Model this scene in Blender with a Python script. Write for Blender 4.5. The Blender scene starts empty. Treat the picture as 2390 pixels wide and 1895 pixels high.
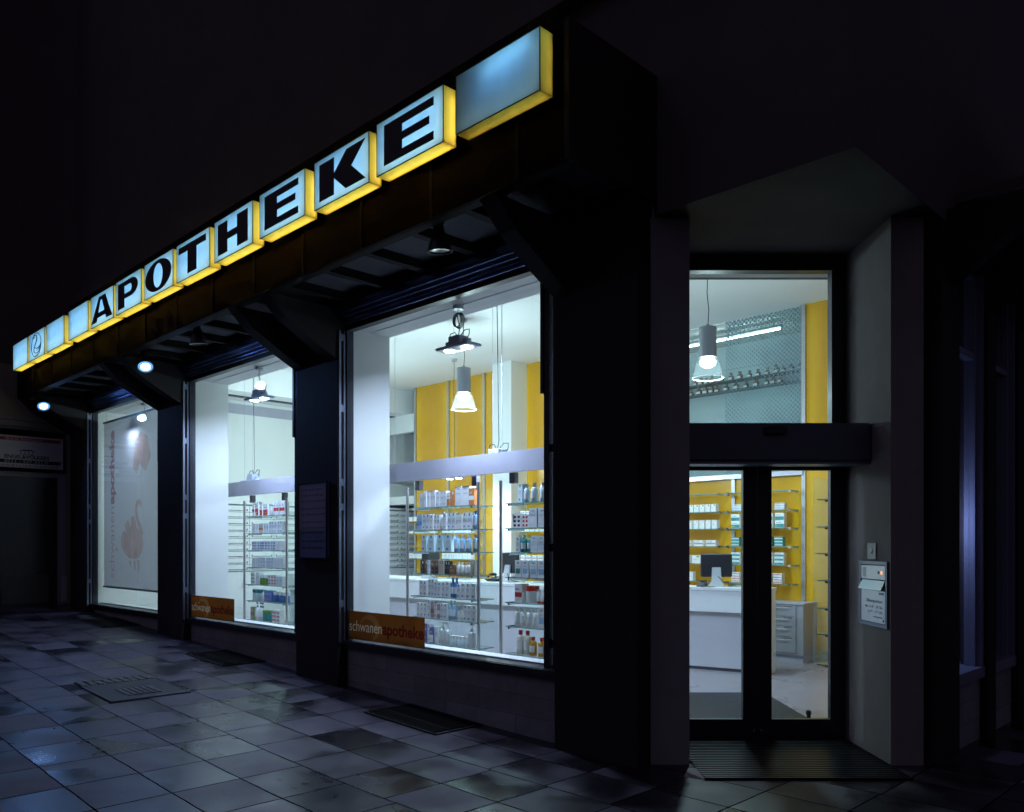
import bpy, math, random
from mathutils import Vector, Matrix
random.seed(7)
R = math.radians
Q = 1 / math.sqrt(2)
scene = bpy.context.scene
col = scene.collection
world = bpy.data.worlds.new("World"); scene.world = world; world.use_nodes = True

# ------------------------------------------------------------------ frames
OX, OY = 0.96, 5.80                      # left corner of the cut-off building corner
PX = 3.01                                # right corner
def FA(s, w, z=0.0):                     # left facade: s to the right, w inwards
    return Vector((OX + (s + w) * Q, OY + (w - s) * Q, z))
def FB(s, w, z=0.0):                     # right facade: s away to the right, w inwards
    return Vector((PX + (s - w) * Q, OY + (s + w) * Q, z))
def FW(x, y, z=0.0): return Vector((x, y, z))
SL = 0.0447
def gz(t):
    d = t - 1.18
    return SL * 0.5 * (d + math.sqrt(d * d + 0.5)) - 0.001
def ground(x, y):
    return gz(((y - OY) - (x - OX)) * Q)
def groundA(s, w):
    p = FA(s, w); return ground(p.x, p.y)
RA, RB = R(-45), R(45)

# ------------------------------------------------------------------ materials
MATS = {}
def nodes(m): return m.node_tree.nodes, m.node_tree.links
def mat(name, color, rough=0.6, metal=0.0, spec=0.5, var=0.0, vscale=3.0, bump=0.0, bscale=40.0, emit=None, estr=0.0, stretch=None):
    m = bpy.data.materials.new(name); m.use_nodes = True
    N, L = nodes(m)
    b = N["Principled BSDF"]
    b.inputs["Base Color"].default_value = (*color, 1)
    b.inputs["Roughness"].default_value = rough
    b.inputs["Metallic"].default_value = metal
    b.inputs["Specular IOR Level"].default_value = spec
    if var or bump:
        tc = N.new("ShaderNodeTexCoord"); mp = N.new("ShaderNodeMapping")
        L.new(tc.outputs["Object"], mp.inputs["Vector"])
        if stretch: mp.inputs["Scale"].default_value = stretch
    if var:
        n = N.new("ShaderNodeTexNoise"); n.inputs["Scale"].default_value = vscale; n.inputs["Detail"].default_value = 6
        n.inputs["Roughness"].default_value = 0.65
        L.new(mp.outputs["Vector"], n.inputs["Vector"])
        r = N.new("ShaderNodeMapRange")
        r.inputs["From Min"].default_value = 0.25; r.inputs["From Max"].default_value = 0.75
        r.inputs["To Min"].default_value = 1 - var; r.inputs["To Max"].default_value = 1 + var
        L.new(n.outputs["Fac"], r.inputs["Value"])
        mx = N.new("ShaderNodeMix"); mx.data_type = 'RGBA'; mx.blend_type = 'MULTIPLY'
        mx.inputs[0].default_value = 1.0
        mx.inputs[6].default_value = (*color, 1)
        L.new(r.outputs["Result"], mx.inputs[7]); L.new(mx.outputs[2], b.inputs["Base Color"])
        rr = N.new("ShaderNodeMapRange")
        rr.inputs["To Min"].default_value = max(0.02, rough - 0.12); rr.inputs["To Max"].default_value = min(1, rough + 0.12)
        L.new(n.outputs["Fac"], rr.inputs["Value"]); L.new(rr.outputs["Result"], b.inputs["Roughness"])
    if bump:
        n2 = N.new("ShaderNodeTexNoise"); n2.inputs["Scale"].default_value = bscale; n2.inputs["Detail"].default_value = 5
        L.new(mp.outputs["Vector"], n2.inputs["Vector"])
        bp = N.new("ShaderNodeBump"); bp.inputs["Strength"].default_value = bump; bp.inputs["Distance"].default_value = 0.01
        L.new(n2.outputs["Fac"], bp.inputs["Height"]); L.new(bp.outputs["Normal"], b.inputs["Normal"])
    if emit:
        b.inputs["Emission Color"].default_value = (*emit, 1); b.inputs["Emission Strength"].default_value = estr
    MATS[name] = m
    return m
def emission(name, color, strength):
    m = bpy.data.materials.new(name); m.use_nodes = True
    N, L = nodes(m); N.remove(N["Principled BSDF"])
    e = N.new("ShaderNodeEmission"); e.inputs["Color"].default_value = (*color, 1); e.inputs["Strength"].default_value = strength
    L.new(e.outputs[0], N["Material Output"].inputs["Surface"]); MATS[name] = m
    return m
def glass(name, tint=(1, 1, 1), base=0.05, rough=0.0, edge=None):
    m = bpy.data.materials.new(name); m.use_nodes = True
    N, L = nodes(m); N.remove(N["Principled BSDF"])
    t = N.new("ShaderNodeBsdfTransparent"); t.inputs["Color"].default_value = (*tint, 1)
    g = N.new("ShaderNodeBsdfGlossy"); g.inputs["Roughness"].default_value = rough
    lw = N.new("ShaderNodeLayerWeight"); lw.inputs["Blend"].default_value = 0.5
    pw = N.new("ShaderNodeMath"); pw.operation = 'POWER'; pw.inputs[1].default_value = 4.0
    L.new(lw.outputs["Facing"], pw.inputs[0])
    ma = N.new("ShaderNodeMath"); ma.operation = 'MULTIPLY_ADD'; ma.inputs[1].default_value = 0.6; ma.inputs[2].default_value = base
    L.new(pw.outputs[0], ma.inputs[0])
    mx = N.new("ShaderNodeMixShader"); L.new(ma.outputs[0], mx.inputs[0]); L.new(t.outputs[0], mx.inputs[1]); L.new(g.outputs[0], mx.inputs[2])
    L.new(mx.outputs[0], N["Material Output"].inputs["Surface"]); MATS[name] = m
    return m
def acrylic(name, color, gloss=0.06, diff=0.35, var=0.0, trans=1.0):
    """Translucent sheet: light from lamps behind shows through, some light is reflected."""
    m = bpy.data.materials.new(name); m.use_nodes = True
    N, L = nodes(m); N.remove(N["Principled BSDF"])
    tr = N.new("ShaderNodeBsdfTranslucent"); tr.inputs["Color"].default_value = (*[c * trans for c in color], 1)
    d = N.new("ShaderNodeBsdfDiffuse"); d.inputs["Color"].default_value = (*color, 1)
    if var:
        tc = N.new("ShaderNodeTexCoord"); n = N.new("ShaderNodeTexNoise"); n.inputs["Scale"].default_value = 7; n.inputs["Detail"].default_value = 8
        mp = N.new("ShaderNodeMapping"); mp.inputs["Scale"].default_value = (1, 1, 0.35)
        L.new(tc.outputs["Object"], mp.inputs["Vector"]); L.new(mp.outputs["Vector"], n.inputs["Vector"])
        r = N.new("ShaderNodeMapRange"); r.inputs["From Min"].default_value = 0.3; r.inputs["From Max"].default_value = 0.7
        r.inputs["To Min"].default_value = 1 - var; r.inputs["To Max"].default_value = 1.0
        L.new(n.outputs["Fac"], r.inputs["Value"])
        for sh in (tr, d):
            mx = N.new("ShaderNodeMix"); mx.data_type = 'RGBA'; mx.blend_type = 'MULTIPLY'; mx.inputs[0].default_value = 1
            mx.inputs[6].default_value = sh.inputs["Color"].default_value
            L.new(r.outputs["Result"], mx.inputs[7]); L.new(mx.outputs[2], sh.inputs["Color"])
    g = N.new("ShaderNodeBsdfGlossy"); g.inputs["Roughness"].default_value = 0.15
    m1 = N.new("ShaderNodeMixShader"); m1.inputs[0].default_value = diff
    L.new(tr.outputs[0], m1.inputs[1]); L.new(d.outputs[0], m1.inputs[2])
    m2 = N.new("ShaderNodeMixShader"); m2.inputs[0].default_value = gloss
    L.new(m1.outputs[0], m2.inputs[1]); L.new(g.outputs[0], m2.inputs[2])
    L.new(m2.outputs[0], N["Material Output"].inputs["Surface"]); MATS[name] = m
    return m

# ------------------------------------------------------------------ mesh builder
class MB:
    def __init__(self): self.v, self.f, self.m = [], [], []
    def quad(self, pts, mi=0):
        o = len(self.v); self.v += [tuple(p) for p in pts]; self.f.append(tuple(range(o, o + len(pts)))); self.m.append(mi); return self
    def box(self, x0, x1, y0, y1, z0, z1, mi=0):
        o = len(self.v)
        self.v += [(x0, y0, z0), (x1, y0, z0), (x1, y1, z0), (x0, y1, z0), (x0, y0, z1), (x1, y0, z1), (x1, y1, z1), (x0, y1, z1)]
        for f in ((0, 3, 2, 1), (4, 5, 6, 7), (0, 1, 5, 4), (1, 2, 6, 5), (2, 3, 7, 6), (3, 0, 4, 7)):
            self.f.append(tuple(o + i for i in f)); self.m.append(mi)
        return self
    def bevbox(self, x0, x1, y0, y1, z0, z1, b=0.004, mi=0):
        """box with bevelled vertical and top edges"""
        b = min(b, (x1 - x0) * .3, (y1 - y0) * .3, (z1 - z0) * .3)
        def ring(i, z): return [(x0 + i + b, y0 + i, z), (x1 - i - b, y0 + i, z), (x1 - i, y0 + i + b, z), (x1 - i, y1 - i - b, z), (x1 - i - b, y1 - i, z), (x0 + i + b, y1 - i, z), (x0 + i, y1 - i - b, z), (x0 + i, y0 + i + b, z)]
        rs = [ring(b, z0), ring(0, z0 + b), ring(0, z1 - b), ring(b, z1)]
        return self.loft(rs, mi)
    def loft(self, rings, mi=0, caps=True, closed=True):
        o = len(self.v); n = len(rings[0])
        for r in rings: self.v += [tuple(p) for p in r]
        for k in range(len(rings) - 1):
            for i in range(n if closed else n - 1):
                j = (i + 1) % n
                self.f.append((o + k * n + i, o + k * n + j, o + (k + 1) * n + j, o + (k + 1) * n + i)); self.m.append(mi)
        if caps:
            self.f.append(tuple(o + i for i in reversed(range(n)))); self.m.append(mi)
            self.f.append(tuple(o + (len(rings) - 1) * n + i for i in range(n))); self.m.append(mi)
        return self
    def lathe(self, prof, n=20, c=(0, 0, 0), mi=0, caps=True, mis=None):
        rs = []
        for r, z in prof:
            r = max(r, 1e-4)
            rs.append([(c[0] + r * math.cos(2 * math.pi * i / n), c[1] + r * math.sin(2 * math.pi * i / n), c[2] + z) for i in range(n)])
        k0 = len(self.m); self.loft(rs, mi, caps)
        if mis:
            for k, mm in enumerate(mis):
                for i in range(n): self.m[k0 + k * n + i] = mm
            self.m[-1] = mis[-1]
        return self
    def cyl(self, p0, p1, r0, r1=None, n=12, mi=0, caps=True):
        r1 = r0 if r1 is None else r1
        p0, p1 = Vector(p0), Vector(p1); d = (p1 - p0).normalized()
        a = d.orthogonal().normalized(); b = d.cross(a)
        rs = [[p + (a * math.cos(2 * math.pi * i / n) + b * math.sin(2 * math.pi * i / n)) * r for i in range(n)] for p, r in ((p0, r0), (p1, r1))]
        return self.loft(rs, mi, caps)
    def tube(self, path, r, n=6, mi=0, caps=True, cyclic=False):
        P = [Vector(p) for p in path]; rs = []
        up = None
        for i, p in enumerate(P):
            if cyclic: d = (P[(i + 1) % len(P)] - P[i - 1]).normalized()
            else: d = (P[min(i + 1, len(P) - 1)] - P[max(i - 1, 0)]).normalized()
            if up is None: a = d.orthogonal().normalized()
            else:
                a = up - d * up.dot(d)
                a = a.normalized() if a.length > 1e-5 else d.orthogonal().normalized()
            up = a; b = d.cross(a)
            rs.append([p + (a * math.cos(2 * math.pi * k / n) + b * math.sin(2 * math.pi * k / n)) * r for k in range(n)])
        if cyclic: rs.append(rs[0])
        return self.loft(rs, mi, caps and not cyclic)
    def prism(self, poly, fn, mi=0):
        """extrude the 2D polygon: fn(u, v, k) with k = 0 / 1 gives the two end faces"""
        return self.loft([[fn(u, v, 0) for u, v in poly], [fn(u, v, 1) for u, v in poly]], mi)
    def xf(self, fn):
        self.v = [tuple(fn(*p)) for p in self.v]; return self
    def build(self, name, mats, parent=None, loc=(0, 0, 0), rotz=0.0, smooth=False, off=None):
        me = bpy.data.meshes.new(name)
        v = self.v if off is None else [(p[0] - off[0], p[1] - off[1], p[2] - off[2]) for p in self.v]
        me.from_pydata(v, [], self.f)
        if not isinstance(mats, (list, tuple)): mats = [mats]
        for m in mats: me.materials.append(m)
        me.polygons.foreach_set("material_index", self.m)
        import bmesh
        bm = bmesh.new(); bm.from_mesh(me); bmesh.ops.recalc_face_normals(bm, faces=bm.faces); bm.to_mesh(me); bm.free()
        if smooth:
            me.polygons.foreach_set("use_smooth", [True] * len(me.polygons))
            me.set_sharp_from_angle(angle=R(40))
        me.update()
        o = bpy.data.objects.new(name, me); col.objects.link(o)
        o.location = loc; o.rotation_euler = (0, 0, rotz)
        if parent: o.parent = parent
        return o
def tag(o, label=None, cat=None, group=None, kind=None):
    if label: o["label"] = label
    if cat: o["category"] = cat
    if group: o["group"] = group
    if kind: o["kind"] = kind
    return o
def thing(name, label, cat, loc=(0, 0, 0), rotz=0.0, group=None):
    o = bpy.data.objects.new(name, None); col.objects.link(o)
    o.empty_display_size = 0.1
    o.location = loc; o.rotation_euler = (0, 0, rotz)
    return tag(o, label, cat, group)
def copy_tree(o, parent=None):
    c = o.copy(); col.objects.link(c)
    if parent: c.parent = parent
    for ch in list(o.children): copy_tree(ch, c)
    return c
def text(body, size, bold=0.0, extrude=0.0015, align='LEFT', xs=1.0, space=1.0):
    """flat lettering as a mesh in the x-z plane, facing -y"""
    cu = bpy.data.curves.new("lettering", 'FONT'); cu.body = body; cu.size = size; cu.extrude = extrude
    cu.offset = bold; cu.align_x = align; cu.resolution_u = 4; cu.space_character = space
    o = bpy.data.objects.new("lettering", cu); col.objects.link(o)
    dg = bpy.context.evaluated_depsgraph_get(); dg.update()
    me = bpy.data.meshes.new_from_object(o.evaluated_get(dg))
    bpy.data.objects.remove(o); bpy.data.curves.remove(cu)
    b = MB()
    b.v = [(p.co.x * xs, -p.co.z, p.co.y) for p in me.vertices]
    b.f = [tuple(p.vertices) for p in me.polygons]; b.m = [0] * len(b.f)
    bpy.data.meshes.remove(me)
    return b
def move(b, dx=0, dy=0, dz=0):
    b.v = [(p[0] + dx, p[1] + dy, p[2] + dz) for p in b.v]; return b
def join(a, b, mi=None):
    o = len(a.v); a.v += b.v; a.f += [tuple(i + o for i in f) for f in b.f]; a.m += ([mi] * len(b.f) if mi is not None else b.m); return a
def lamp(name, kind, loc, energy, color, parent=None, size=0.1, direction=None, cone=90, blend=0.5, size_y=None):
    l = bpy.data.lights.new(name, kind); l.energy = energy; l.color = color
    if kind == 'AREA':
        l.size = size
        if size_y: l.shape = 'RECTANGLE'; l.size_y = size_y
    else: l.shadow_soft_size = size
    if kind == 'SPOT': l.spot_size = R(cone); l.spot_blend = blend
    o = bpy.data.objects.new(name, l); col.objects.link(o); o.location = loc
    if direction is not None: o.rotation_euler = Vector(direction).to_track_quat('-Z', 'Y').to_euler()
    if parent: o.parent = parent
    return o

# ------------------------------------------------------------------ material list
COOL = (0.64, 0.90, 0.98)
wall_dark = mat("dark_render", (0.105, 0.088, 0.094), 0.9, var=0.18, vscale=1.2, bump=0.3, bscale=120)
stucco = mat("grey_stucco", (0.27, 0.235, 0.235), 0.95, var=0.16, vscale=2.5, bump=0.55, bscale=160)
pillar_m = mat("pillar_cladding", (0.032, 0.028, 0.029), 0.75, spec=0.15, var=0.2, vscale=2)
fascia_m = mat("fascia_metal", (0.0085, 0.0016, 0.0013), 0.7, spec=0.05, var=0.25, vscale=3, stretch=(1, 1, .3))
soffit_m = mat("soffit_board", (0.10, 0.10, 0.11), 0.9, var=0.22, vscale=5, bump=0.6, bscale=35, stretch=(1, 6, 1))
beam_m = mat("dark_beam", (0.02, 0.018, 0.018), 0.7, spec=0.1)
frame_m = mat("dark_frame", (0.03, 0.032, 0.046), 0.38, metal=0.4, var=0.15, vscale=4)
alu_m = mat("anodised_aluminium", (0.20, 0.22, 0.30), 0.42, metal=0.85, var=0.1, vscale=8)
white_m = mat("white_paint", (0.80, 0.81, 0.80), 0.75, var=0.04, vscale=1.2, bump=0.05, bscale=60)
white2_m = mat("white_laminate", (0.80, 0.82, 0.83), 0.3, var=0.03)
ceil_m = mat("ceiling_paint", (0.78, 0.78, 0.78), 0.9, var=0.03, vscale=.7)
grey_m = mat("grey_metal_band", (0.42, 0.42, 0.50), 0.5, metal=0.0, var=0.12, vscale=2.2)
steel_m = mat("brushed_steel", (0.56, 0.56, 0.60), 0.32, metal=0.9, var=0.1, vscale=10, stretch=(1, 1, 12))
chrome_m = mat("chrome", (0.75, 0.75, 0.78), 0.12, metal=1.0)
black_m = mat("black_plastic", (0.018, 0.018, 0.022), 0.45)
dgrey_m = mat("dark_grey_plastic", (0.07, 0.07, 0.085), 0.4)
lgrey_m = mat("light_grey_plastic", (0.42, 0.44, 0.48), 0.4)
cable_m = mat("cable_rubber", (0.03, 0.03, 0.035), 0.5)
tray_m = mat("lamp_tray_metal", (0.46, 0.51, 0.62), 0.45)
slate_m = mat("rubber_mat", (0.05, 0.048, 0.052), 0.55, var=0.2, vscale=30)
win_glass = glass("window_glass", (0.97, 1.0, 0.99), 0.03)
shelf_glass = glass("shelf_glass", (0.955, 0.99, 0.985), 0.04)
edge_glass = mat("glass_edge", (0.12, 0.34, 0.32), 0.15, spec=0.8)
orange_m = acrylic("orange_film", (0.125, 0.038, 0.008), 0.03, 0.1, 0.1)
ring_m = acrylic("pale_orange_print", (0.16, 0.065, 0.022), 0.02, 0.1)
filmwhite_m = acrylic("white_print", (0.34, 0.255, 0.21), 0.02, 0.05)
filmred_m = acrylic("red_print", (0.058, 0.005, 0.004), 0.02, 0.1)
letter_m = mat("black_letter", (0.006, 0.006, 0.007), 0.4)
red_m = mat("red_print_gloss", (0.35, 0.04, 0.03), 0.5)
signwhite_m = mat("sign_white", (0.62, 0.62, 0.66), 0.5)
tube_white = emission("fluorescent_tube", (0.55, 0.82, 1.0), 17)
tube_warm = emission("side_tube", (1.0, 0.93, 0.62), 9)
tube_green = emission("panel_tube", (0.68, 1.0, 0.10), 6.0)
lampface = emission("lamp_face", (0.80, 0.95, 1.0), 30)
lampface_blue = emission("floodlight_face", (0.16, 0.46, 1.0), 1.1)
lampface_hot = emission("floodlight_centre", (0.62, 0.86, 1.0), 6)
bell_m = acrylic("bell_acrylic", (.8, .9, .95), .06, .2)
def _bell():
    N, L = nodes(bell_m); out = N["Material Output"]; src = out.inputs[0].links[0].from_socket
    t = N.new("ShaderNodeBsdfTransparent"); m = N.new("ShaderNodeMixShader"); m.inputs[0].default_value = .035
    L.new(t.outputs[0], m.inputs[1]); L.new(src, m.inputs[2]); L.new(m.outputs[0], out.inputs[0])
_bell()
bulb_m = emission("pendant_bulb", (0.85, 0.97, 1.0), 9)
tube_far = emission("gallery_tube", (0.8, 0.97, 1.0), 15)
face_white = acrylic("sign_face_acrylic", (0.62, 0.82, 0.98), 0.04, 0.25, 0.10)
side_yellow = acrylic("sign_side_acrylic", (0.97, 0.79, 0.28), 0.04, 0.25, 0.28)
panel_yellow = acrylic("yellow_glass_panel", (0.83, 0.45, 0.035), 0.06, 0.60, 0.06)

# stone plinth: large courses
def plinth_material():
    m = mat("stone_plinth", (0.30, 0.30, 0.325), 0.7, var=0.25, vscale=4, bump=0.3, bscale=50)
    N, L = nodes(m); b = N["Principled BSDF"]
    tc = N.new("ShaderNodeTexCoord"); mp = N.new("ShaderNodeMapping"); mp.inputs["Rotation"].default_value = (R(90), 0, 0)
    br = N.new("ShaderNodeTexBrick"); br.inputs["Scale"].default_value = 1.0; br.inputs["Brick Width"].default_value = 0.62; br.inputs["Row Height"].default_value = 0.17
    br.inputs["Mortar Size"].default_value = 0.004
    sp = N.new("ShaderNodeSeparateXYZ"); cb = N.new("ShaderNodeCombineXYZ")
    L.new(tc.outputs["Object"], sp.inputs[0]); L.new(sp.outputs["X"], cb.inputs["X"]); L.new(sp.outputs["Z"], cb.inputs["Y"])
    L.new(cb.outputs[0], br.inputs["Vector"])
    br.inputs["Color1"].default_value = (1, 1, 1, 1); br.inputs["Color2"].default_value = (.8, .8, .81, 1); br.inputs["Mortar"].default_value = (.6, .6, .6, 1)
    src = b.inputs["Base Color"].links[0].from_socket
    mx = N.new("ShaderNodeMix"); mx.data_type = 'RGBA'; mx.blend_type = 'MULTIPLY'; mx.inputs[0].default_value = 1
    L.new(src, mx.inputs[6]); L.new(br.outputs["Color"], mx.inputs[7]); L.new(mx.outputs[2], b.inputs["Base Color"])
    return m
plinth_m = plinth_material()

# wet concrete slabs
TS, TW = 0.531, 0.448
def paving_material():
    m = bpy.data.materials.new("wet_slabs"); m.use_nodes = True
    N, L = nodes(m); b = N["Principled BSDF"]
    def M(op, a=None, bb=None, c=None):
        n = N.new("ShaderNodeMath"); n.operation = op
        for i, x in enumerate((a, bb, c)):
            if x is None: continue
            if isinstance(x, (int, float)): n.inputs[i].default_value = x
            else: L.new(x, n.inputs[i])
        return n.outputs[0]
    tc = N.new("ShaderNodeTexCoord"); sp = N.new("ShaderNodeSeparateXYZ")
    # wobble so that joints are not ruler-straight
    wn = N.new("ShaderNodeTexNoise"); wn.inputs["Scale"].default_value = 2.2; wn.inputs["Detail"].default_value = 3
    L.new(tc.outputs["Object"], wn.inputs["Vector"])
    wv = N.new("ShaderNodeVectorMath"); wv.operation = 'MULTIPLY_ADD'; wv.inputs[1].default_value = (0.022, 0.022, 0)
    L.new(wn.outputs["Color"], wv.inputs[0]); L.new(tc.outputs["Object"], wv.inputs[2])
    L.new(wv.outputs[0], sp.inputs[0])
    u0 = M('DIVIDE', M('ADD', sp.outputs["X"], 3.227 - 0.011 + 40 * TS), TS); v0 = M('DIVIDE', M('ADD', sp.outputs["Y"], 2.67 - 0.011 + 100 * TW), TW)
    row = M('FLOOR', v0)
    # every few courses the cross joints jump
    wr = N.new("ShaderNodeTexWhiteNoise"); wr.noise_dimensions = '1D'; L.new(M('FLOOR', M('DIVIDE', M('ADD', row, 1.0), 3.0)), wr.inputs["W"])
    near = M('GREATER_THAN', row, 101.5)
    u = M('ADD', u0, M('MULTIPLY', M('MULTIPLY', wr.outputs["Value"], 0.5), near)); v = v0
    fu, fv = M('FRACT', u), M('FRACT', v)
    du = M('MULTIPLY', M('MINIMUM', fu, M('SUBTRACT', 1.0, fu)), TS); dv = M('MULTIPLY', M('MINIMUM', fv, M('SUBTRACT', 1.0, fv)), TW)
    d = M('MINIMUM', du, dv)
    dn = N.new("ShaderNodeTexNoise"); dn.inputs["Scale"].default_value = 18; L.new(tc.outputs["Object"], dn.inputs["Vector"])
    jw = M('MULTIPLY_ADD', dn.outputs["Fac"], 0.005, 0.0008)
    joint = N.new("ShaderNodeMapRange"); joint.interpolation_type = 'SMOOTHSTEP'
    L.new(d, joint.inputs["Value"]); L.new(jw, joint.inputs["From Min"]); L.new(M('ADD', jw, 0.004), joint.inputs["From Max"])
    cid = N.new("ShaderNodeCombineXYZ"); L.new(M('FLOOR', u), cid.inputs["X"]); L.new(row, cid.inputs["Y"])
    wnz = N.new("ShaderNodeTexWhiteNoise"); wnz.noise_dimensions = '2D'; L.new(cid.outputs[0], wnz.inputs["Vector"])
    # wet areas: broad noise shifted per slab
    of = N.new("ShaderNodeVectorMath"); of.operation = 'MULTIPLY_ADD'; of.inputs[1].default_value = (4.0, 4.0, 0)
    L.new(wnz.outputs["Color"], of.inputs[0]); L.new(tc.outputs["Object"], of.inputs[2])
    n1 = N.new("ShaderNodeTexNoise"); n1.inputs["Scale"].default_value = 1.35; n1.inputs["Detail"].default_value = 1.0; n1.inputs["Roughness"].default_value = .5
    L.new(of.outputs[0], n1.inputs["Vector"])
    wet = N.new("ShaderNodeMapRange"); wet.interpolation_type = 'SMOOTHSTEP'; wet.inputs["From Min"].default_value = 0.36; wet.inputs["From Max"].default_value = 0.62
    L.new(n1.outputs["Fac"], wet.inputs["Value"])
    n2 = N.new("ShaderNodeTexNoise"); n2.inputs["Scale"].default_value = 70; n2.inputs["Detail"].default_value = 6; L.new(tc.outputs["Object"], n2.inputs["Vector"])
    n3 = N.new("ShaderNodeTexNoise"); n3.inputs["Scale"].default_value = 7; n3.inputs["Detail"].default_value = 7; L.new(tc.outputs["Object"], n3.inputs["Vector"])
    # chewing-gum spots
    vo = N.new("ShaderNodeTexVoronoi"); vo.inputs["Scale"].default_value = 3.4; vo.inputs["Randomness"].default_value = 1.0; L.new(tc.outputs["Object"], vo.inputs["Vector"])
    spot = M('LESS_THAN', vo.outputs["Distance"], 0.055)
    tone = M('MULTIPLY_ADD', wnz.outputs["Value"], 0.026, 0.064)
    tone = M('MULTIPLY', tone, M('MULTIPLY_ADD', n3.outputs["Fac"], 0.7, 0.62))
    tone = M('MULTIPLY', tone, M('MULTIPLY_ADD', n2.outputs["Fac"], 0.5, 0.75))
    tone = M('MULTIPLY', tone, M('MULTIPLY_ADD', wet.outputs["Result"], -0.78, 1.0))
    tone = M('MULTIPLY', tone, M('MULTIPLY_ADD', joint.outputs["Result"], 0.95, 0.05))
    tone = M('ADD', tone, M('MULTIPLY', M('MULTIPLY', spot, joint.outputs["Result"]), 0.018))
    cc = N.new("ShaderNodeCombineColor"); L.new(tone, cc.inputs[0]); L.new(M('MULTIPLY', tone, 0.83), cc.inputs[1]); L.new(M('MULTIPLY', tone, 1.16), cc.inputs[2])
    L.new(cc.outputs[0], b.inputs["Base Color"])
    rg = M('MULTIPLY_ADD', wet.outputs["Result"], -0.27, M('MULTIPLY_ADD', wnz.outputs["Value"], 0.16, 0.46))
    rg = M('ADD', rg, M('MULTIPLY_ADD', n3.outputs["Fac"], 0.16, -0.08))
    L.new(M('MAXIMUM', rg, 0.12), b.inputs["Roughness"])
    sv = N.new("ShaderNodeSeparateColor"); L.new(wnz.outputs["Color"], sv.inputs[0])
    spc = M('MULTIPLY', M('MULTIPLY_ADD', sv.outputs[1], 0.10, 0.13), joint.outputs["Result"])
    spc = M('MULTIPLY', spc, M('MULTIPLY_ADD', n3.outputs["Fac"], 0.9, 0.5))
    spc = M('MULTIPLY', spc, M('MULTIPLY_ADD', wet.outputs["Result"], 0.5, 1.0))
    L.new(spc, b.inputs["Specular IOR Level"])
    h = M('ADD', M('MULTIPLY', joint.outputs["Result"], 1.0), M('MULTIPLY', n2.outputs["Fac"], 0.12))
    h = M('ADD', h, M('MULTIPLY', wnz.outputs["Value"], 0.2))
    tilt = M('ADD', M('MULTIPLY', fu, M('MULTIPLY_ADD', sv.outputs[0], 2.4, -1.2)), M('MULTIPLY', fv, M('MULTIPLY_ADD', sv.outputs[2], 2.4, -1.2)))
    h = M('ADD', h, tilt)
    bp = N.new("ShaderNodeBump"); bp.inputs["Strength"].default_value = 0.7; bp.inputs["Distance"].default_value = 0.006
    L.new(h, bp.inputs["Height"]); L.new(bp.outputs[0], b.inputs["Normal"])
    return m
slabs_m = paving_material()

# interior floor tiles
def tile_material():
    m = mat("floor_tile", (0.30, 0.265, 0.30), 0.3, var=0.05, vscale=1.5, bump=0)
    N, L = nodes(m); b = N["Principled BSDF"]
    tc = N.new("ShaderNodeTexCoord"); br = N.new("ShaderNodeTexBrick"); br.offset = 0
    mp = N.new("ShaderNodeMapping"); mp.inputs["Rotation"].default_value = (0, 0, R(45)); L.new(tc.outputs["Object"], mp.inputs[0]); L.new(mp.outputs[0], br.inputs["Vector"])
    br.inputs["Brick Width"].default_value = 1.2; br.inputs["Row Height"].default_value = 0.6; br.inputs["Mortar Size"].default_value = 0.004; br.inputs["Scale"].default_value = 1
    br.inputs["Color1"].default_value = (1, 1, 1, 1); br.inputs["Color2"].default_value = (.9, .9, .9, 1); br.inputs["Mortar"].default_value = (.5, .5, .5, 1)
    src = b.inputs["Base Color"].links[0].from_socket
    mx = N.new("ShaderNodeMix"); mx.data_type = 'RGBA'; mx.blend_type = 'MULTIPLY'; mx.inputs[0].default_value = 1
    L.new(src, mx.inputs[6]); L.new(br.outputs["Color"], mx.inputs[7]); L.new(mx.outputs[2], b.inputs["Base Color"])
    return m
tile_m = tile_material()

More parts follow.
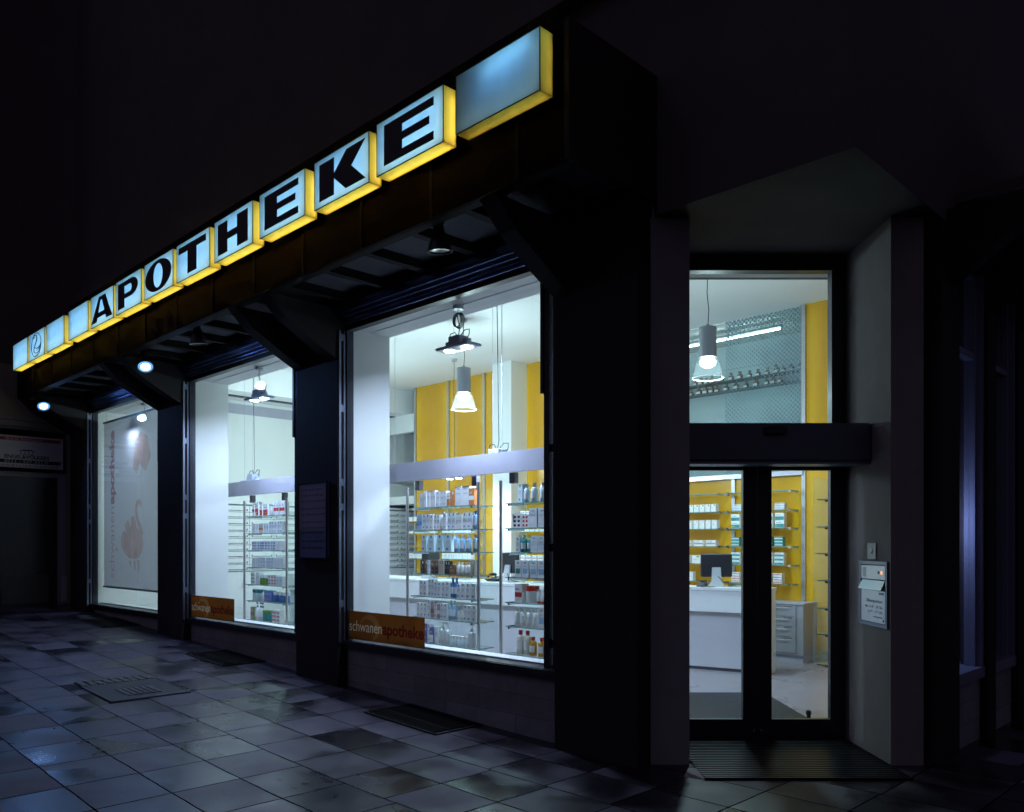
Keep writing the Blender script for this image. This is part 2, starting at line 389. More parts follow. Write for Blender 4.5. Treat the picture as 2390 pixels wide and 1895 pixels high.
# dotted print on glass
def dots_material():
    m = bpy.data.materials.new("dotted_glass"); m.use_nodes = True
    N, L = nodes(m); N.remove(N["Principled BSDF"])
    def M(op, a=None, bb=None, c=None):
        n = N.new("ShaderNodeMath"); n.operation = op
        for i, x in enumerate((a, bb, c)):
            if x is None: continue
            if isinstance(x, (int, float)): n.inputs[i].default_value = x
            else: L.new(x, n.inputs[i])
        return n.outputs[0]
    tc = N.new("ShaderNodeTexCoord"); sp = N.new("ShaderNodeSeparateXYZ"); L.new(tc.outputs["Object"], sp.inputs[0])
    g = 0.05
    a = M('DIVIDE', M('ADD', sp.outputs["X"], sp.outputs["Z"]), g * 1.3); c = M('DIVIDE', M('SUBTRACT', sp.outputs["X"], sp.outputs["Z"]), g * 1.3)
    fa = M('SUBTRACT', M('FRACT', a), 0.5); fc = M('SUBTRACT', M('FRACT', c), 0.5)
    r = M('SQRT', M('ADD', M('MULTIPLY', fa, fa), M('MULTIPLY', fc, fc)))
    n = N.new("ShaderNodeTexNoise"); n.inputs["Scale"].default_value = 1.1; n.inputs["Detail"].default_value = 2; L.new(tc.outputs["Object"], n.inputs["Vector"])
    size = N.new("ShaderNodeMapRange"); size.inputs["From Min"].default_value = 0.38; size.inputs["From Max"].default_value = 0.58; size.inputs["To Min"].default_value = 0.14; size.inputs["To Max"].default_value = 0.42
    L.new(n.outputs["Fac"], size.inputs["Value"])
    dot = M('LESS_THAN', r, size.outputs["Result"])
    t = N.new("ShaderNodeBsdfTransparent"); t.inputs["Color"].default_value = (.88, .97, .97, 1)
    d = N.new("ShaderNodeBsdfDiffuse"); d.inputs["Color"].default_value = (.30, .37, .42, 1)
    tl = N.new("ShaderNodeBsdfTranslucent"); tl.inputs["Color"].default_value = (.5, .6, .64, 1)
    dm = N.new("ShaderNodeMixShader"); dm.inputs[0].default_value = .5; L.new(d.outputs[0], dm.inputs[1]); L.new(tl.outputs[0], dm.inputs[2])
    mx = N.new("ShaderNodeMixShader"); L.new(dot, mx.inputs[0]); L.new(t.outputs[0], mx.inputs[1]); L.new(dm.outputs[0], mx.inputs[2])
    gl = N.new("ShaderNodeBsdfGlossy"); gl.inputs["Roughness"].default_value = .03
    m2 = N.new("ShaderNodeMixShader"); m2.inputs[0].default_value = .05; L.new(mx.outputs[0], m2.inputs[1]); L.new(gl.outputs[0], m2.inputs[2])
    L.new(m2.outputs[0], N["Material Output"].inputs["Surface"])
    return m
dots_m = dots_material()

# ------------------------------------------------------------------ ground
gm = MB()
cuts = [-70, -30, -20, -14, -10, -8, -6.5, -5.5, -4.5, -3.75, -3, -2.4, -1.8, -1.2, -.6, -.06, .5, 1.0, 1.39, 3, 8, 60]
for a, b in zip(cuts, cuts[1:]):
    top = lambda s: .06 if s < 0 else (s + .06 if s < 1.38 else 70)
    ta, tb = (top(a), top(b)) if a < 1.38 else (70, 70)
    if a < 1.38 and b > 1.38: tb = 1.45
    if abs(a + .06) < 1e-6: ta = .06 - .06
    gm.quad([(a, -90, gz(-a)), (b, -90, gz(-b)), (b, tb, gz(-b)), (a, ta, gz(-a))])
pave = gm.build("pavement", slabs_m, loc=(OX, OY, 0), rotz=RA)
tag(pave, kind="structure")

# ------------------------------------------------------------------ the building
PIL = [(-0.78, -.012), (-4.53, -3.73), (-8.23, -7.43), (-11.93, -11.13)]
WIN = [(-3.73, -0.78), (-7.43, -4.53), (-11.13, -8.23)]
ZS, ZT, ZC, ZM = 0.60, 3.73, 3.76, 4.83      # sill, window head, low ceiling, main ceiling
SO = 3.94                                    # underside of canopy
bld = thing("pharmacy_building", "dark corner shop building with three large lit windows and a recessed glass entrance", "building", (OX, OY, 0))
def part(name, mb, m, fn=FA, parent=None, smooth=False):
    mb.xf(fn)
    return mb.build(name, m, parent or bld, (0, 0, 0), 0, smooth, off=(OX, OY, 0))
# upper walls: a sharp corner over the cut-off entrance
SC = 1.45
part("upper_wall", MB().box(-11.93, SC, 0.0, 0.28, SO + .08, 13.0), wall_dark)
part("upper_wall", MB().box(-SC, 30, 0.0, 0.28, SO + .083, 13.003), wall_dark, FB)
part("upper_wall", MB().box(.0705, SC, 0.0, 0.06, 3.85, SO + .0795), wall_dark)
part("upper_wall", MB().box(-SC + .061, 30, 0.0, 0.06, 3.853, SO + .082), wall_dark, FB)
# overhang ceiling above the entrance
oc = FA(SC, 0.0); oc2 = FB(-SC, 0.0)
pts = [FA(SC - .062, 0.062), FB(0.9, 0.062), FW(PX, 7.2), FW(OX, 7.2), FA(-.3, 0.3), FA(-.3, 0.062)]
mb = MB().loft([[(p.x, p.y, 3.86) for p in pts], [(p.x, p.y, 3.99) for p in pts]])
part("entrance_soffit", mb, mat("soffit_stucco", (.12, .105, .105), .95, var=.15, vscale=2, bump=.5, bscale=150), FW)
# pillars and brackets on the left facade
for a, b in PIL:
    part("pillar", MB().box(a, b, -0.12, 0.055, -0.5, SO), pillar_m)
    part("pillar", MB().box(a + .004, b - (.004 if b < -.1 else .36), 0.056, 0.53, 0.0, ZM), white_m)
    for x0 in ((a, b - .16) if b < -.1 else (a,)):
        x1 = x0 + .16
        prof = [(-.121, 3.42), (-.37, 3.552), (-.70, 3.745), (-.895, 3.938), (-.121, 3.938)]
        part("bracket", MB().prism(prof, lambda u, v, k, x0=x0, x1=x1: (x0 - .002 if k == 0 else x1 + .002, u, v)), pillar_m)
# canopy
mbf = MB().box(-11.9, 0.03, -0.92, -0.88, SO, 4.80, 0)
k = -11.9
while k < 0:
    mbf.box(k, k + .025, -0.932, -0.9195, SO + .001, 4.79, 1); k += 0.885
part("fascia", mbf, [fascia_m, beam_m])
part("canopy_roof", MB().box(-11.9, 0.03, -0.8795, -0.002, 4.10, 4.16), wall_dark)
part("soffit", MB().box(-11.9, 0.028, -0.879, -0.002, 4.03, 4.0985), soffit_m)
mbb = MB(); k = -11.6
while k < 0:
    mbb.box(k, k + .075, -0.8785, -0.1225, SO + .012, 4.0295); k += .62
mbb.box(-11.9, 0.027, -.878, -.80, SO + .006, 4.0293)
mbb.box(-11.9, 0.027, -.20, -.1215, SO + .009, 4.0291)
part("soffit_beam", mbb, beam_m)
part("canopy_end", MB().box(0.0305, 0.07, -0.93, -0.002, SO, 4.81), pillar_m)
part("cornice", MB().box(-11.9, SC, -0.16, -0.002, 5.6, 5.75), wall_dark)
# shop windows
for i, (a, b) in enumerate(WIN):
    g = groundA((a + b) / 2, 0)
    part("plinth", MB().box(a + .002, b - .002, 0.0, 0.24, -0.5, 0.50), plinth_m)
    fr = MB()
    fr.box(a + .002, b - .002, -0.055, 0.10, 0.50, 0.585)                       # bottom rail
    fr.box(a + .002, b - .002, -0.075, -0.0555, 0.545, 0.58)                    # drip
    fr.box(a + .002, b - .002, -0.03, 0.05, 3.725, 3.80)                       # head
    fr.box(a + .002, a + .033, -0.03, 0.05, 0.585, 3.725)                       # left stile
    fr.box(b - .205, b - .15, -0.02, 0.045, 0.585, 3.725)                       # right stile
    fr.box(b - .1175, b - .002, -0.01, 0.05, 0.585, 3.725)
    fr.box(b - .235, b - .2055, -0.03, 0.02, 2.74, 3.7245)                      # shutter guide stub
    for zz in (0.75, 1.50, 2.28):
        fr.box(b - .151, b - .117, 0.0, 0.03, zz, zz + .06)
    w = part("shop_window", fr, frame_m)
    hd = MB()                                                                    # stepped shutter housing
    hd.box(a + .002, b - .002, -0.10, 0.06, 3.8005, 3.845)
    hd.box(a + .002, b - .002, -0.135, 0.06, 3.846, 3.88)
    hd.box(a + .002, b - .002, -0.165, 0.06, 3.881, 3.938)
    for zz, yy, rr in ((3.79, -0.045, .018), (3.838, -0.112, .012), (3.872, -.146, .014)):
        hd.cyl((a + .01, yy, zz), (b - .01, yy, zz), rr, n=10)
    part("shutter_box", hd, mat("blue_grey_gloss_%d" % i, (0.16, 0.22, 0.42), 0.2, metal=0.8), parent=bld, smooth=False)
    tr = MB()
    tr.box(a + .002, a + .018, -0.112, -0.088, 0.56, 3.72); tr.box(a + .002, a + .016, -0.056, -0.036, 0.56, 3.72)
    for zz in (0.92, 1.9, 2.15, 2.9, 3.62):
        tr.box(a + .002, a + .014, -0.0875, -0.0565, zz, zz + .07)
    part("guide_rail", tr, alu_m)
    part("glass", MB().box(a + .033, b - .205, -0.004, 0.004, 0.585, 3.725), win_glass, parent=w)
    part("glass", MB().box(b - .15, b - .1175, 0.008, 0.016, 0.81, 1.5), win_glass, parent=w)
    part("sill", MB().box(a + .002, b - .002, 0.101, 0.26, 0.54, 0.60), white_m)
    part("riser", MB().box(a + .002, b - .002, 0.241, 0.258, 0.0, 0.539), white_m)
part("low_ceiling", MB().box(-11.93, -.32, 0.281, 0.53, ZC, ZM + .0), ceil_m)
part("head_wall", MB().box(-11.93, 0.0, 0.061, 0.28, 3.765, SO + .079), ceil_m)
# interior shell
part("main_ceiling", MB().loft([[(*FA(-16, .531).xy, z), (*FA(.2, .531).xy, z), (*FB(.2, .3).xy, z), (*FB(17, .3).xy, z), (14, 25, z), (*FA(-16, 9.5).xy, z)] for z in (ZM, ZM + .15)]), ceil_m, FW)
flr = [FA(-16, .26), FA(-.3, .26), FW(1.0, 6.62), FW(PX, 6.62), FB(17, .28), FW(14, 25), FA(-16, 9.5)]
part("interior_floor", MB().loft([[(p.x, p.y, z) for p in flr] for z in (-.12, 0.0)]), tile_m, FW)
WB = 6.0                                     # back wall plane
part("back_wall", MB().box(-10.2, -4.95, WB + .16, WB + .30, 0, ZM), white_m)
part("back_wall", MB().box(-4.9495, 5.5, WB + .16, WB + .30, 0, 2.50), white_m)
part("back_wall", MB().box(-1.7, 5.5, WB + .16, WB + .30, 2.501, ZM), white_m)
part("pier", MB().box(-7.46, -6.99, WB - .39, WB + .158, 0, ZM), white_m)
# gallery room behind the dotted glass
part("gallery_wall", MB().box(-6.0, 1.0, 7.40, 7.5, 2.4, ZM), mat("gallery_paint", (.58, .66, .70), .8, var=.05))
part("gallery_floor", MB().box(-6.0, 1.0, WB + .301, 7.399, 2.40, 2.499), white_m)
# end wall on the left, with lowered bulkhead
part("end_wall", MB().box(-11.75, -11.6, .532, 9.4, 0, ZM), white_m)
part("bulkhead", MB().box(-11.599, -10.6, .535, 9.4, 4.33, ZM - .001), ceil_m)
part("ceiling_slot", MB().box(-11.2, -11.04, 2.0, 6.5, 4.318, 4.3295), black_m)
part("wall_band", MB().box(-11.5995, -11.585, 1.5, 9.4, 4.08, 4.27), grey_m)
part("rear_wall", MB().box(-11.599, -6.0, 9.25, 9.4, 0, ZM - .002), white_m)
dr = MB().box(-11.3, -9.9, 9.235, 9.2495, 2.6, 4.2)
part("rear_doorway", dr, mat("teal_grey_paint", (.36, .46, .48), .7))
part("rear_door", MB().box(-10.9, -10.05, 9.215, 9.234, 2.6, 4.05), mat("grey_door", (.48, .54, .56), .6))
part("gallery_rail", MB().box(-11.58, -10.2, WB + .28, WB + .34, 2.95, 3.02), steel_m)
part("gallery_edge", MB().box(-11.598, -10.2, WB + .1, WB + .24, 3.95, 4.329), white_m)
part("gallery_slab", MB().box(-11.598, -10.2, WB + .1, 9.2, 2.42, 2.59), white_m)
# chamfered entrance (world axes)
XL, XR = 1.25, 2.66
YD = 6.58
part("entrance_pillar", MB().box(OX + .016, XL, OY + .02, 6.9, -0.5, 3.855), mat("entrance_pillar_paint", (.27, .26, .27), .85, var=.1, bump=.3, bscale=120), FW)
part("entrance_pillar", MB().box(XR, PX - .12, OY + .005, 6.9, -0.5, 3.855), stucco, FW)
# transom and door frame
tf = MB()
tf.box(XL, XR, YD, YD + .09, 3.735, 3.855); tf.box(XL, XL + .05, YD, YD + .09, 2.17, 3.735); tf.box(2.545, XR, YD, YD + .09, 2.17, 3.735)
tf.box(XL + .05, 2.545, YD, YD + .09, 2.20, 2.47)
tw = part("transom_window", tf, frame_m, FW)
part("glass", MB().box(XL + .05, 2.545, YD + .04, YD + .048, 2.47, 3.735), win_glass, FW, parent=tw)
part("door_operator", MB().bevbox(XL + .002, XR - .002, 6.10, YD - .001, 2.17, 2.452, .012), mat("operator_box_metal", (.10, .11, .14), .4, metal=.4), FW)
part("motion_sensor", MB().bevbox(1.86, 2.02, 6.06, 6.098, 2.36, 2.425, .012), black_m, FW)
part("operator_rail", MB().box(XL + .003, XR - .003, 6.13, 6.30, 2.15, 2.168), alu_m, FW)
for x0, x1, g0, g1 in ((1.19, 1.953, 1.36, 1.842), (1.957, 2.715, 2.07, 2.538)):
    x0 = max(x0, XL + .001); x1 = min(x1, XR - .002)
    lf = MB()
    lf.box(x0, g0, YD + .01, YD + .065, 0.006, 2.198); lf.box(g1, x1, YD + .01, YD + .065, 0.006, 2.198)
    lf.box(g0, g1, YD + .01, YD + .065, 0.006, .16); lf.box(g0, g1, YD + .01, YD + .065, 2.146, 2.198)
    dl = part("door_leaf", lf, frame_m, FW)
    part("glass", MB().box(g0, g1, YD + .034, YD + .042, .16, 2.146), win_glass, FW, parent=dl)
    part("lock", MB().cyl((1.955 + (-.03 if x0 < 1.5 else .03), YD - .003, .075), (1.955 + (-.03 if x0 < 1.5 else .03), YD + .0095, .075), .012, n=12), chrome_m, FW, parent=dl)
part("entrance_wall", MB().box(OX + .3, XL - .001, 6.9005, 7.05, 0, ZM), white_m, FW)
part("entrance_wall", MB().box(XL - .05, XR + .05, YD + .091, YD + .19, 3.74, ZM - .002), white_m, FW)
# right facade
for a, b in ((0.0, 0.40), (1.10, 1.31), (2.0, 2.35), (4.3, 5.0)):
    part("pillar", MB().box(a, b, 0.0, 0.30, -0.6, 3.848), pillar_m, FB)
    prof = [(-.001, 3.42), (-.20, 3.552), (-.50, 3.745), (-.695, 3.938), (-.001, 3.938)]
    part("bracket", MB().prism(prof, lambda u, v, k, x0=(a + b) / 2 - .09: (x0 if k == 0 else x0 + .18, u, v)), pillar_m, FB)
part("fascia", MB().box(.3, 30, -.74, -.70, 3.94, 4.8), fascia_m, FB)
part("canopy_roof", MB().box(.3, 30, -.6995, -.002, 4.03, 4.1), wall_dark, FB)
blue_frame = mat("blue_grey_frame", (.26, .29, .40), .35, metal=.2)
for a, b in ((0.40, 1.10), (1.31, 2.0), (2.35, 4.3)):
    part("plinth", MB().box(a + .002, b - .002, 0.06, .24, -.6, .5), plinth_m, FB)
    fr = MB().box(a + .002, b - .002, .02, .20, .5, .585).box(a + .002, a + .06, .08, .15, .585, 3.7).box(b - .09, b - .05, .07, .15, .585, 3.7).box(b - .04, b - .002, .03, .15, .585, 3.7).box(a + .06, b - .09, .08, .15, 3.66, 3.7)
    fr.box(a + .06, b - .09, .075, .14, 3.02, 3.07)
    w = part("shop_window", fr, blue_frame, FB)
    part("glass", MB().box(a + .06, b - .09, .11, .116, .585, 3.02), win_glass, FB, parent=w)
    part("glass", MB().box(a + .06, b - .09, .11, .116, 3.07, 3.66), win_glass, FB, parent=w)
    part("sill", MB().box(a + .002, b - .002, .2005, .58, .54, .60), white_m, FB)
    part("head_wall", MB().box(a + .002, b - .002, .02, .3, 3.7005, 3.849), pillar_m, FB)
part("light_baffle", MB().box(1.18, 1.24, .3005, .6005, 0, 3.779), white_m, FB)  # partition added to keep the lamp's light out of the second window
part("low_ceiling", MB().box(.4, 17, .301, .6, 3.78, ZM - .001), ceil_m, FB)
part("side_screen", MB().box(.62, 17, .601, .64, 0, ZM - .003), mat("blue_grey_screen", (.50, .54, .62), .7, var=.1), FB)

# ------------------------------------------------------------------ illuminated sign boxes
LETTERS = [None, "swan", None, None, "A", "P", "O", "T", "H", "E", "K", "E2", None]
LEFT = [11.45, 10.60, 9.73, 8.77, 7.89, 7.02, 6.15, 5.275, 4.39, 3.495, 2.59, 1.695, .794]
LAB = ["blank lit sign box beside the swan box, at the very end of the row", "lit sign box with a line-drawn swan in a circle",
       "blank lit sign box between the swan box and another blank box", "blank lit sign box directly before the letter A",
       "lit sign box with a black letter A", "lit sign box with a black letter P", "lit sign box with a black letter O",
       "lit sign box with a black letter T", "lit sign box with a black letter H", "lit sign box with letter E, between H and K",
       "lit sign box with a black letter K, dimmer than its neighbours", "lit sign box with letter E, the last letter of the row",
       "blank blue sign box after the last E, lit only along its top"]
BW, BH, BD = .775, .392, .12
SB = 4.32
def ell(cx, cz, rx, rz, n=40, rev=False):
    p = [(cx + rx * math.cos(2 * math.pi * i / n), cz + rz * math.sin(2 * math.pi * i / n)) for i in range(n)]
    return p[::-1] if rev else p
def letter_mesh(ch):
    b = MB()
    S = lambda u, v, k: (u * BW, -0.005 if k == 0 else -0.0008, v * BH)
    def poly(*p): b.prism(list(p), S)
    def rect(a, c, d, e): poly((a, d), (c, d), (c, e), (a, e))
    def ring(outer, inner):
        n = len(outer)
        for i in range(n):
            j = (i + 1) % n
            b.prism([outer[i], outer[j], inner[j], inner[i]], S)
    if ch in ("E", "E2"):
        rect(.127, .41, .125, .885); rect(.41, .872, .735, .885); rect(.41, .81, .445, .59); rect(.41, .872, .125, .275)
    elif ch == "K":
        rect(.107, .385, .12, .885)
        poly((.385, .55), (.617, .9), (.947, .9), (.70, .52), (.385, .456)); poly((.385, .456), (.70, .52), (.95, .12), (.60, .12))
    elif ch == "H":
        rect(.105, .36, .12, .88); rect(.62, .89, .12, .88); rect(.36, .62, .42, .59)
    elif ch == "T":
        rect(.08, .90, .715, .885); rect(.355, .625, .11, .715)
    elif ch == "O":
        ring(ell(.5, .5, .455, .43), ell(.5, .5, .165, .335))
    elif ch == "P":
        rect(.10, .36, .11, .89); rect(.36, .62, .745, .89); rect(.36, .62, .37, .515)
        o = [(.62 + .27 * math.cos(t), .63 + .26 * math.sin(t)) for t in [R(-90 + 180 * i / 14) for i in range(15)]]
        n = [(.60 + .05 * math.cos(t), .63 + .115 * math.sin(t)) for t in [R(-90 + 180 * i / 14) for i in range(15)]]
        for i in range(14): b.prism([o[i], o[i + 1], n[i + 1], n[i]], S)
    elif ch == "A":
        poly((.03, .11), (.27, .11), (.48, .885), (.38, .885)); poly((.70, .11), (.955, .11), (.66, .885), (.48, .885), (.45, .76), (.52, .76))
        rect(.28, .73, .235, .385)
    elif ch == "swan":
        def P(u, v): return (u * BW, -.004, v * BH)
        b.tube([P(u, v) for u, v in ell(.5, .5, .30, .44, 48)], .0045, 6, cyclic=True)
        sw = [(.30, .80), (.34, .865), (.42, .88), (.50, .85), (.545, .77), (.54, .68), (.48, .58), (.41, .47), (.36, .37), (.37, .27), (.45, .20), (.56, .18), (.66, .22), (.73, .31), (.78, .42), (.70, .38), (.60, .35), (.50, .36), (.42, .42)]
        b.tube([P(*p) for p in sw], .0065, 6)
        b.tube([P(*p) for p in [(.30, .80), (.36, .795), (.43, .80)]], .005, 6)
        b.tube([P(*p) for p in [(.52, .27), (.62, .30), (.70, .36), (.76, .44), (.79, .52)]], .004, 6)
        b.tube([P(*p) for p in [(.30, .13), (.45, .10), (.62, .11), (.70, .14)]], .004, 6)
    return b
LETNAME = {"swan": "emblem"}
for i, (ch, t) in enumerate(zip(LETTERS, LEFT)):
    jit = random.uniform(-.006, .006)
    root = thing("sign_box", LAB[i], "sign", FA(-t, -1.10 + (0.012 if ch == "K" else jit * .5), SB + jit * .6), RA + R(random.uniform(-.25, .25)), "letter boxes of the lit roof-edge sign")
    face = MB().box(.004, BW - .004, 0, .004, .004, BH - .004); face.build("face_panel", face_white, root)
    cs = MB()
    th = .004
    cs.box(0, th, .0042, BD, 0, BH).box(BW - th, BW, .0042, BD, 0, BH).box(th, BW - th, .0042, BD, 0, th).box(th, BW - th, .0042, BD, BH - th, BH)
    cs.build("casing", side_yellow, root)
    tm = MB()                                      # dark edging
    for z in (-.0015, BH - .0035): tm.box(-.001, BW + .001, -.0012, .0046, z, z + .005)
    for x in (-.0015, BW - .0035): tm.box(x, x + .005, -.0011, .0045, .003, BH - .003)
    tm.build("edging", dgrey_m, root)
    MB().box(th, BW - th, BD - .01, BD - .002, th, BH - th).build("back_plate", signwhite_m, root)
    k = {10: .55, 12: .62, 0: .9}.get(i, random.uniform(.9, 1.1))
    tm_ = MB()
    if i == 12:
        tm_.cyl((.28, .062, BH * .80), (BW - .10, .062, BH * .86), .012, n=10)
        tbm = emission("sign_tube_blue", (.44, .78, 1.0), 46)
    else:
        for zz in (BH * .30, BH * .72): tm_.cyl((.05, .07, zz), (BW - .05, .07, zz), .011, n=10)
        tbm = emission("sign_tube_%d" % i, (.56, .84, 1.0), 21 * k)
    tm_.build("tube", tbm, root)
    sd = MB().cyl((.03, .088, .032), (BW - .03, .088, .030), .009, n=8)
    sd.cyl((BW - .03, .085, .05), (BW - .03, .085, BH - .05), .008, n=8)
    sd.build("side_lamp", emission("sign_side_%d" % i, (1.0, .93, .68), (2.2 if i == 12 else 14 * (.75 if i == 10 else k))), root)
    if ch: letter_mesh(ch).build(LETNAME.get(ch, "letter"), letter_m, root)
    for xa in (.1, BW - .14): MB().box(xa, xa + .04, BD - .0015, .1895, BH * .4, BH * .5).build("mounting_arm", dgrey_m, root)

# ------------------------------------------------------------------ floodlights under the canopy
def floodlight(s, w, z, label, lit, direction):
    p = FA(s, w, z); root = thing("floodlight", label, "lamp", p, 0, "floodlights under the canopy")
    d = Vector(direction).normalized()
    MB().cyl((0, 0, .10), (0, 0, 4.03 - z), .011, n=10).cyl((0, 0, 4.005 - z), (0, 0, 4.028 - z), .05, n=16).build("stem", black_m, root)
    rot = d.to_track_quat('-Z', 'Y').to_euler()
    sh = MB().lathe([(.0, .20), (.045, .198), (.048, .10), (.062, .05), (.085, .0), (.108, -.075), (.112, -.09), (.107, -.088), (.10, -.07), (.08, -.01), (.03, .02), (0, .02)], 28, caps=False)
    o = sh.build("shade", black_m, root, smooth=True); o.rotation_euler = rot
    f = MB().lathe([(.0, -.066), (.04, -.074), (.066, -.077), (.066, -.06), (0, -.05)], 28, caps=False)
    o = f.build("lens", lampface_hot if lit else dgrey_m, root, smooth=True); o.rotation_euler = rot
    f = MB().lathe([(.0665, -.077), (.098, -.074), (.098, -.064), (.0665, -.064)], 28, caps=False)
    o = f.build("lens_ring", lampface_blue if lit else dgrey_m, root, smooth=True); o.rotation_euler = rot
    root.scale = (.86, .86, .86)
    if lit: lamp("floodlight_beam", 'SPOT', d * .10, lit, (.20, .42, 1.0), root, .06, d, 135, .6)
cam_dir = lambda s, w, z: (Vector((0, 0, 1.55)) - FA(s, w, z)).normalized()
def aim(s, w, z): return cam_dir(s, w, z) * 1.0 + Vector((.05, .15, -.85))
floodlight(-7.04, -.75, 3.80, "lit floodlight under the canopy, above the pillar between banner window and middle window", 85, aim(-7.04, -.75, 3.8))
floodlight(-11.16, -.75, 3.80, "lit floodlight at the canopy end near the estate-agent sign", 50, aim(-11.16, -.75, 3.8))
floodlight(-1.42, -.72, 3.86, "unlit black bell-shaped floodlight in front of the large near window", 0, (.05, .1, -1))
floodlight(-5.55, -.75, 3.86, "unlit black floodlight in front of the middle window", 0, (.05, .1, -1))

# ------------------------------------------------------------------ things on the facade
from mathutils.geometry import delaunay_2d_cdt
def sheet(w, h, layers, y=lambda x: 0.0, grid=0):
    """one thin printed sheet; layers = [(name, [polygons])], the last one on top; returns {name: MB}"""
    vs, es, fs, owner = [], [], [], []
    def add(poly, who):
        ar = sum(poly[i - 1][0] * poly[i][1] - poly[i][0] * poly[i - 1][1] for i in range(len(poly)))
        if abs(ar) < 1e-9: return
        if ar < 0: poly = poly[::-1]
        o = len(vs); vs.extend(Vector((u, v)) for u, v in poly); fs.append(list(range(o, o + len(poly)))); owner.append(who)
    add([(0, 0), (w, 0), (w, h), (0, h)], -1)
    for k in range(1, grid): add([(w * k / grid, 0), (w * (k + 1) / grid, 0), (w * (k + 1) / grid, h), (w * k / grid, h)], -1)
    for i, (nm, polys) in enumerate(layers):
        for p in polys: add(p, i)
    r = delaunay_2d_cdt(vs, es, fs, 1, 1e-5)
    out = {}
    for f, src in zip(r[2], r[5]):
        who = max([owner[s] for s in src] + [-1])
        nm = layers[who][0] if who >= 0 else "film"
        b = out.setdefault(nm, MB()); b.quad([(r[0][i].x, y(r[0][i].x), r[0][i].y) for i in f])
    return out
def text_polys(b, fn): return [[fn(b.v[i][0], b.v[i][2]) for i in f] for f in b.f]
def flat_text(body, size, bold):
    b = text(body, size, bold, 0.0); x0 = min(v[0] for v in b.v); b.v = [(v[0] - x0, v[1], v[2]) for v in b.v]
    return b, max(v[0] for v in b.v)
def sticker(s0, label):
    root = thing("window_sticker", label, "sticker", FA(s0, -.0075, .60), RA, "orange shop stickers on the windows")
    w, h = 1.22, .285
    cx, cz, n = .36, .135, 26; o = []
    for i in range(n + 1):
        f = i / n; o.append((R(-70 + 235 * f), .010 + .050 * math.sin(math.pi * min(1, f * .95 + .03)) ** 1.1))
    P = lambda t, r: (cx + 1.3 * r * math.cos(t), cz + r * math.sin(t))
    ring = [[P(o[i][0], .128), P(o[i + 1][0], .128), P(o[i + 1][0], .128 - o[i + 1][1]), P(o[i][0], .128 - o[i][1])] for i in range(n)]
    a, wa = flat_text("schwanen", .155, -.0008); b, wb = flat_text("apotheke", .155, .005)
    ta = text_polys(a, lambda u, v: (.012 + u * .545 / wa, .085 + v)); tb = text_polys(b, lambda u, v: (.572 + u * .635 / wb, .085 + v))
    for nm, mb in sheet(w, h, [("ring", ring), ("pale_lettering", ta), ("red_lettering", tb)]).items():
        mb.build(nm, {"film": orange_m, "ring": ring_m, "pale_lettering": filmwhite_m, "red_lettering": filmred_m}[nm], root)
sticker(-3.695, "orange window sticker reading schwanenapotheke, in the large near window")
sticker(-7.395, "orange window sticker reading schwanenapotheke, in the middle window")

nb = thing("notice_board", "glazed blue-grey notice board on the dark pillar beside the near window", "notice board", FA(-4.44, -.122, 1.42), RA)
MB().box(0, .56, -.02, -.001, 0, .78).build("backing", mat("notice_backing", (.16, .22, .48), .6, var=.15), nb)
pp = MB(); random.seed(3)
for zz in (.70, .64, .58, .50, .44, .36, .30, .25, .16, .09):
    x = .06
    while x < .46:
        w_ = random.uniform(.03, .09); pp.box(x, x + w_, -.0212, -.0201, zz, zz + .018); x += w_ + .015
pp.build("print", dgrey_m, nb)
MB().box(.02, .54, -.034, -.030, .02, .76).build("glass", glass("notice_glass", (1, 1, 1), .06), nb)
MB().box(0, .56, -.036, -.0201, -.012, .0).box(0, .56, -.036, -.0201, .78, .79).box(0, .012, -.036, -.0201, .0, .78).box(.548, .56, -.036, -.0201, .0, .78).build("frame", frame_m, nb)

# banner in the far window
def banner_material():
    m = bpy.data.materials.new("banner_fabric"); m.use_nodes = True
    N, L = nodes(m); N.remove(N["Principled BSDF"])
    tc = N.new("ShaderNodeTexCoord"); wv = N.new("ShaderNodeTexWave"); wv.inputs["Scale"].default_value = 12; wv.inputs["Distortion"].default_value = 1.5
    L.new(tc.outputs["Object"], wv.inputs["Vector"])
    r = N.new("ShaderNodeMapRange"); r.inputs["To Min"].default_value = .9; r.inputs["To Max"].default_value = 1; L.new(wv.outputs["Fac"], r.inputs["Value"])
    mx = N.new("ShaderNodeMix"); mx.data_type = 'RGBA'; mx.blend_type = 'MULTIPLY'; mx.inputs[0].default_value = 1; mx.inputs[6].default_value = (.52, .52, .60, 1); L.new(r.outputs[0], mx.inputs[7])
    t = N.new("ShaderNodeBsdfTranslucent"); d = N.new("ShaderNodeBsdfDiffuse"); L.new(mx.outputs[2], t.inputs[0]); L.new(mx.outputs[2], d.inputs[0])
    a = N.new("ShaderNodeMixShader"); a.inputs[0].default_value = .45; L.new(t.outputs[0], a.inputs[1]); L.new(d.outputs[0], a.inputs[2])
    L.new(a.outputs[0], N["Material Output"].inputs[0]); return m
banner_m = banner_material()
ban = thing("banner", "white hanging fabric banner with swan print and vertical lettering in the far window", "banner", FA(-11.05, .13, .88), RA)
BWD, BHT = 2.75, 2.67
MB().box(-.01, BWD + .01, -.016, .016, BHT, BHT + .03).box(-.01, BWD + .01, -.016, .016, -.03, 0).build("rail", lgrey_m, ban)
MB().cyl((.1, 0, BHT + .03), (.1, 0, 2.85), .003, n=6).cyl((BWD - .1, 0, BHT + .03), (BWD - .1, 0, 2.85), .003, n=6).build("cord", lgrey_m, ban)
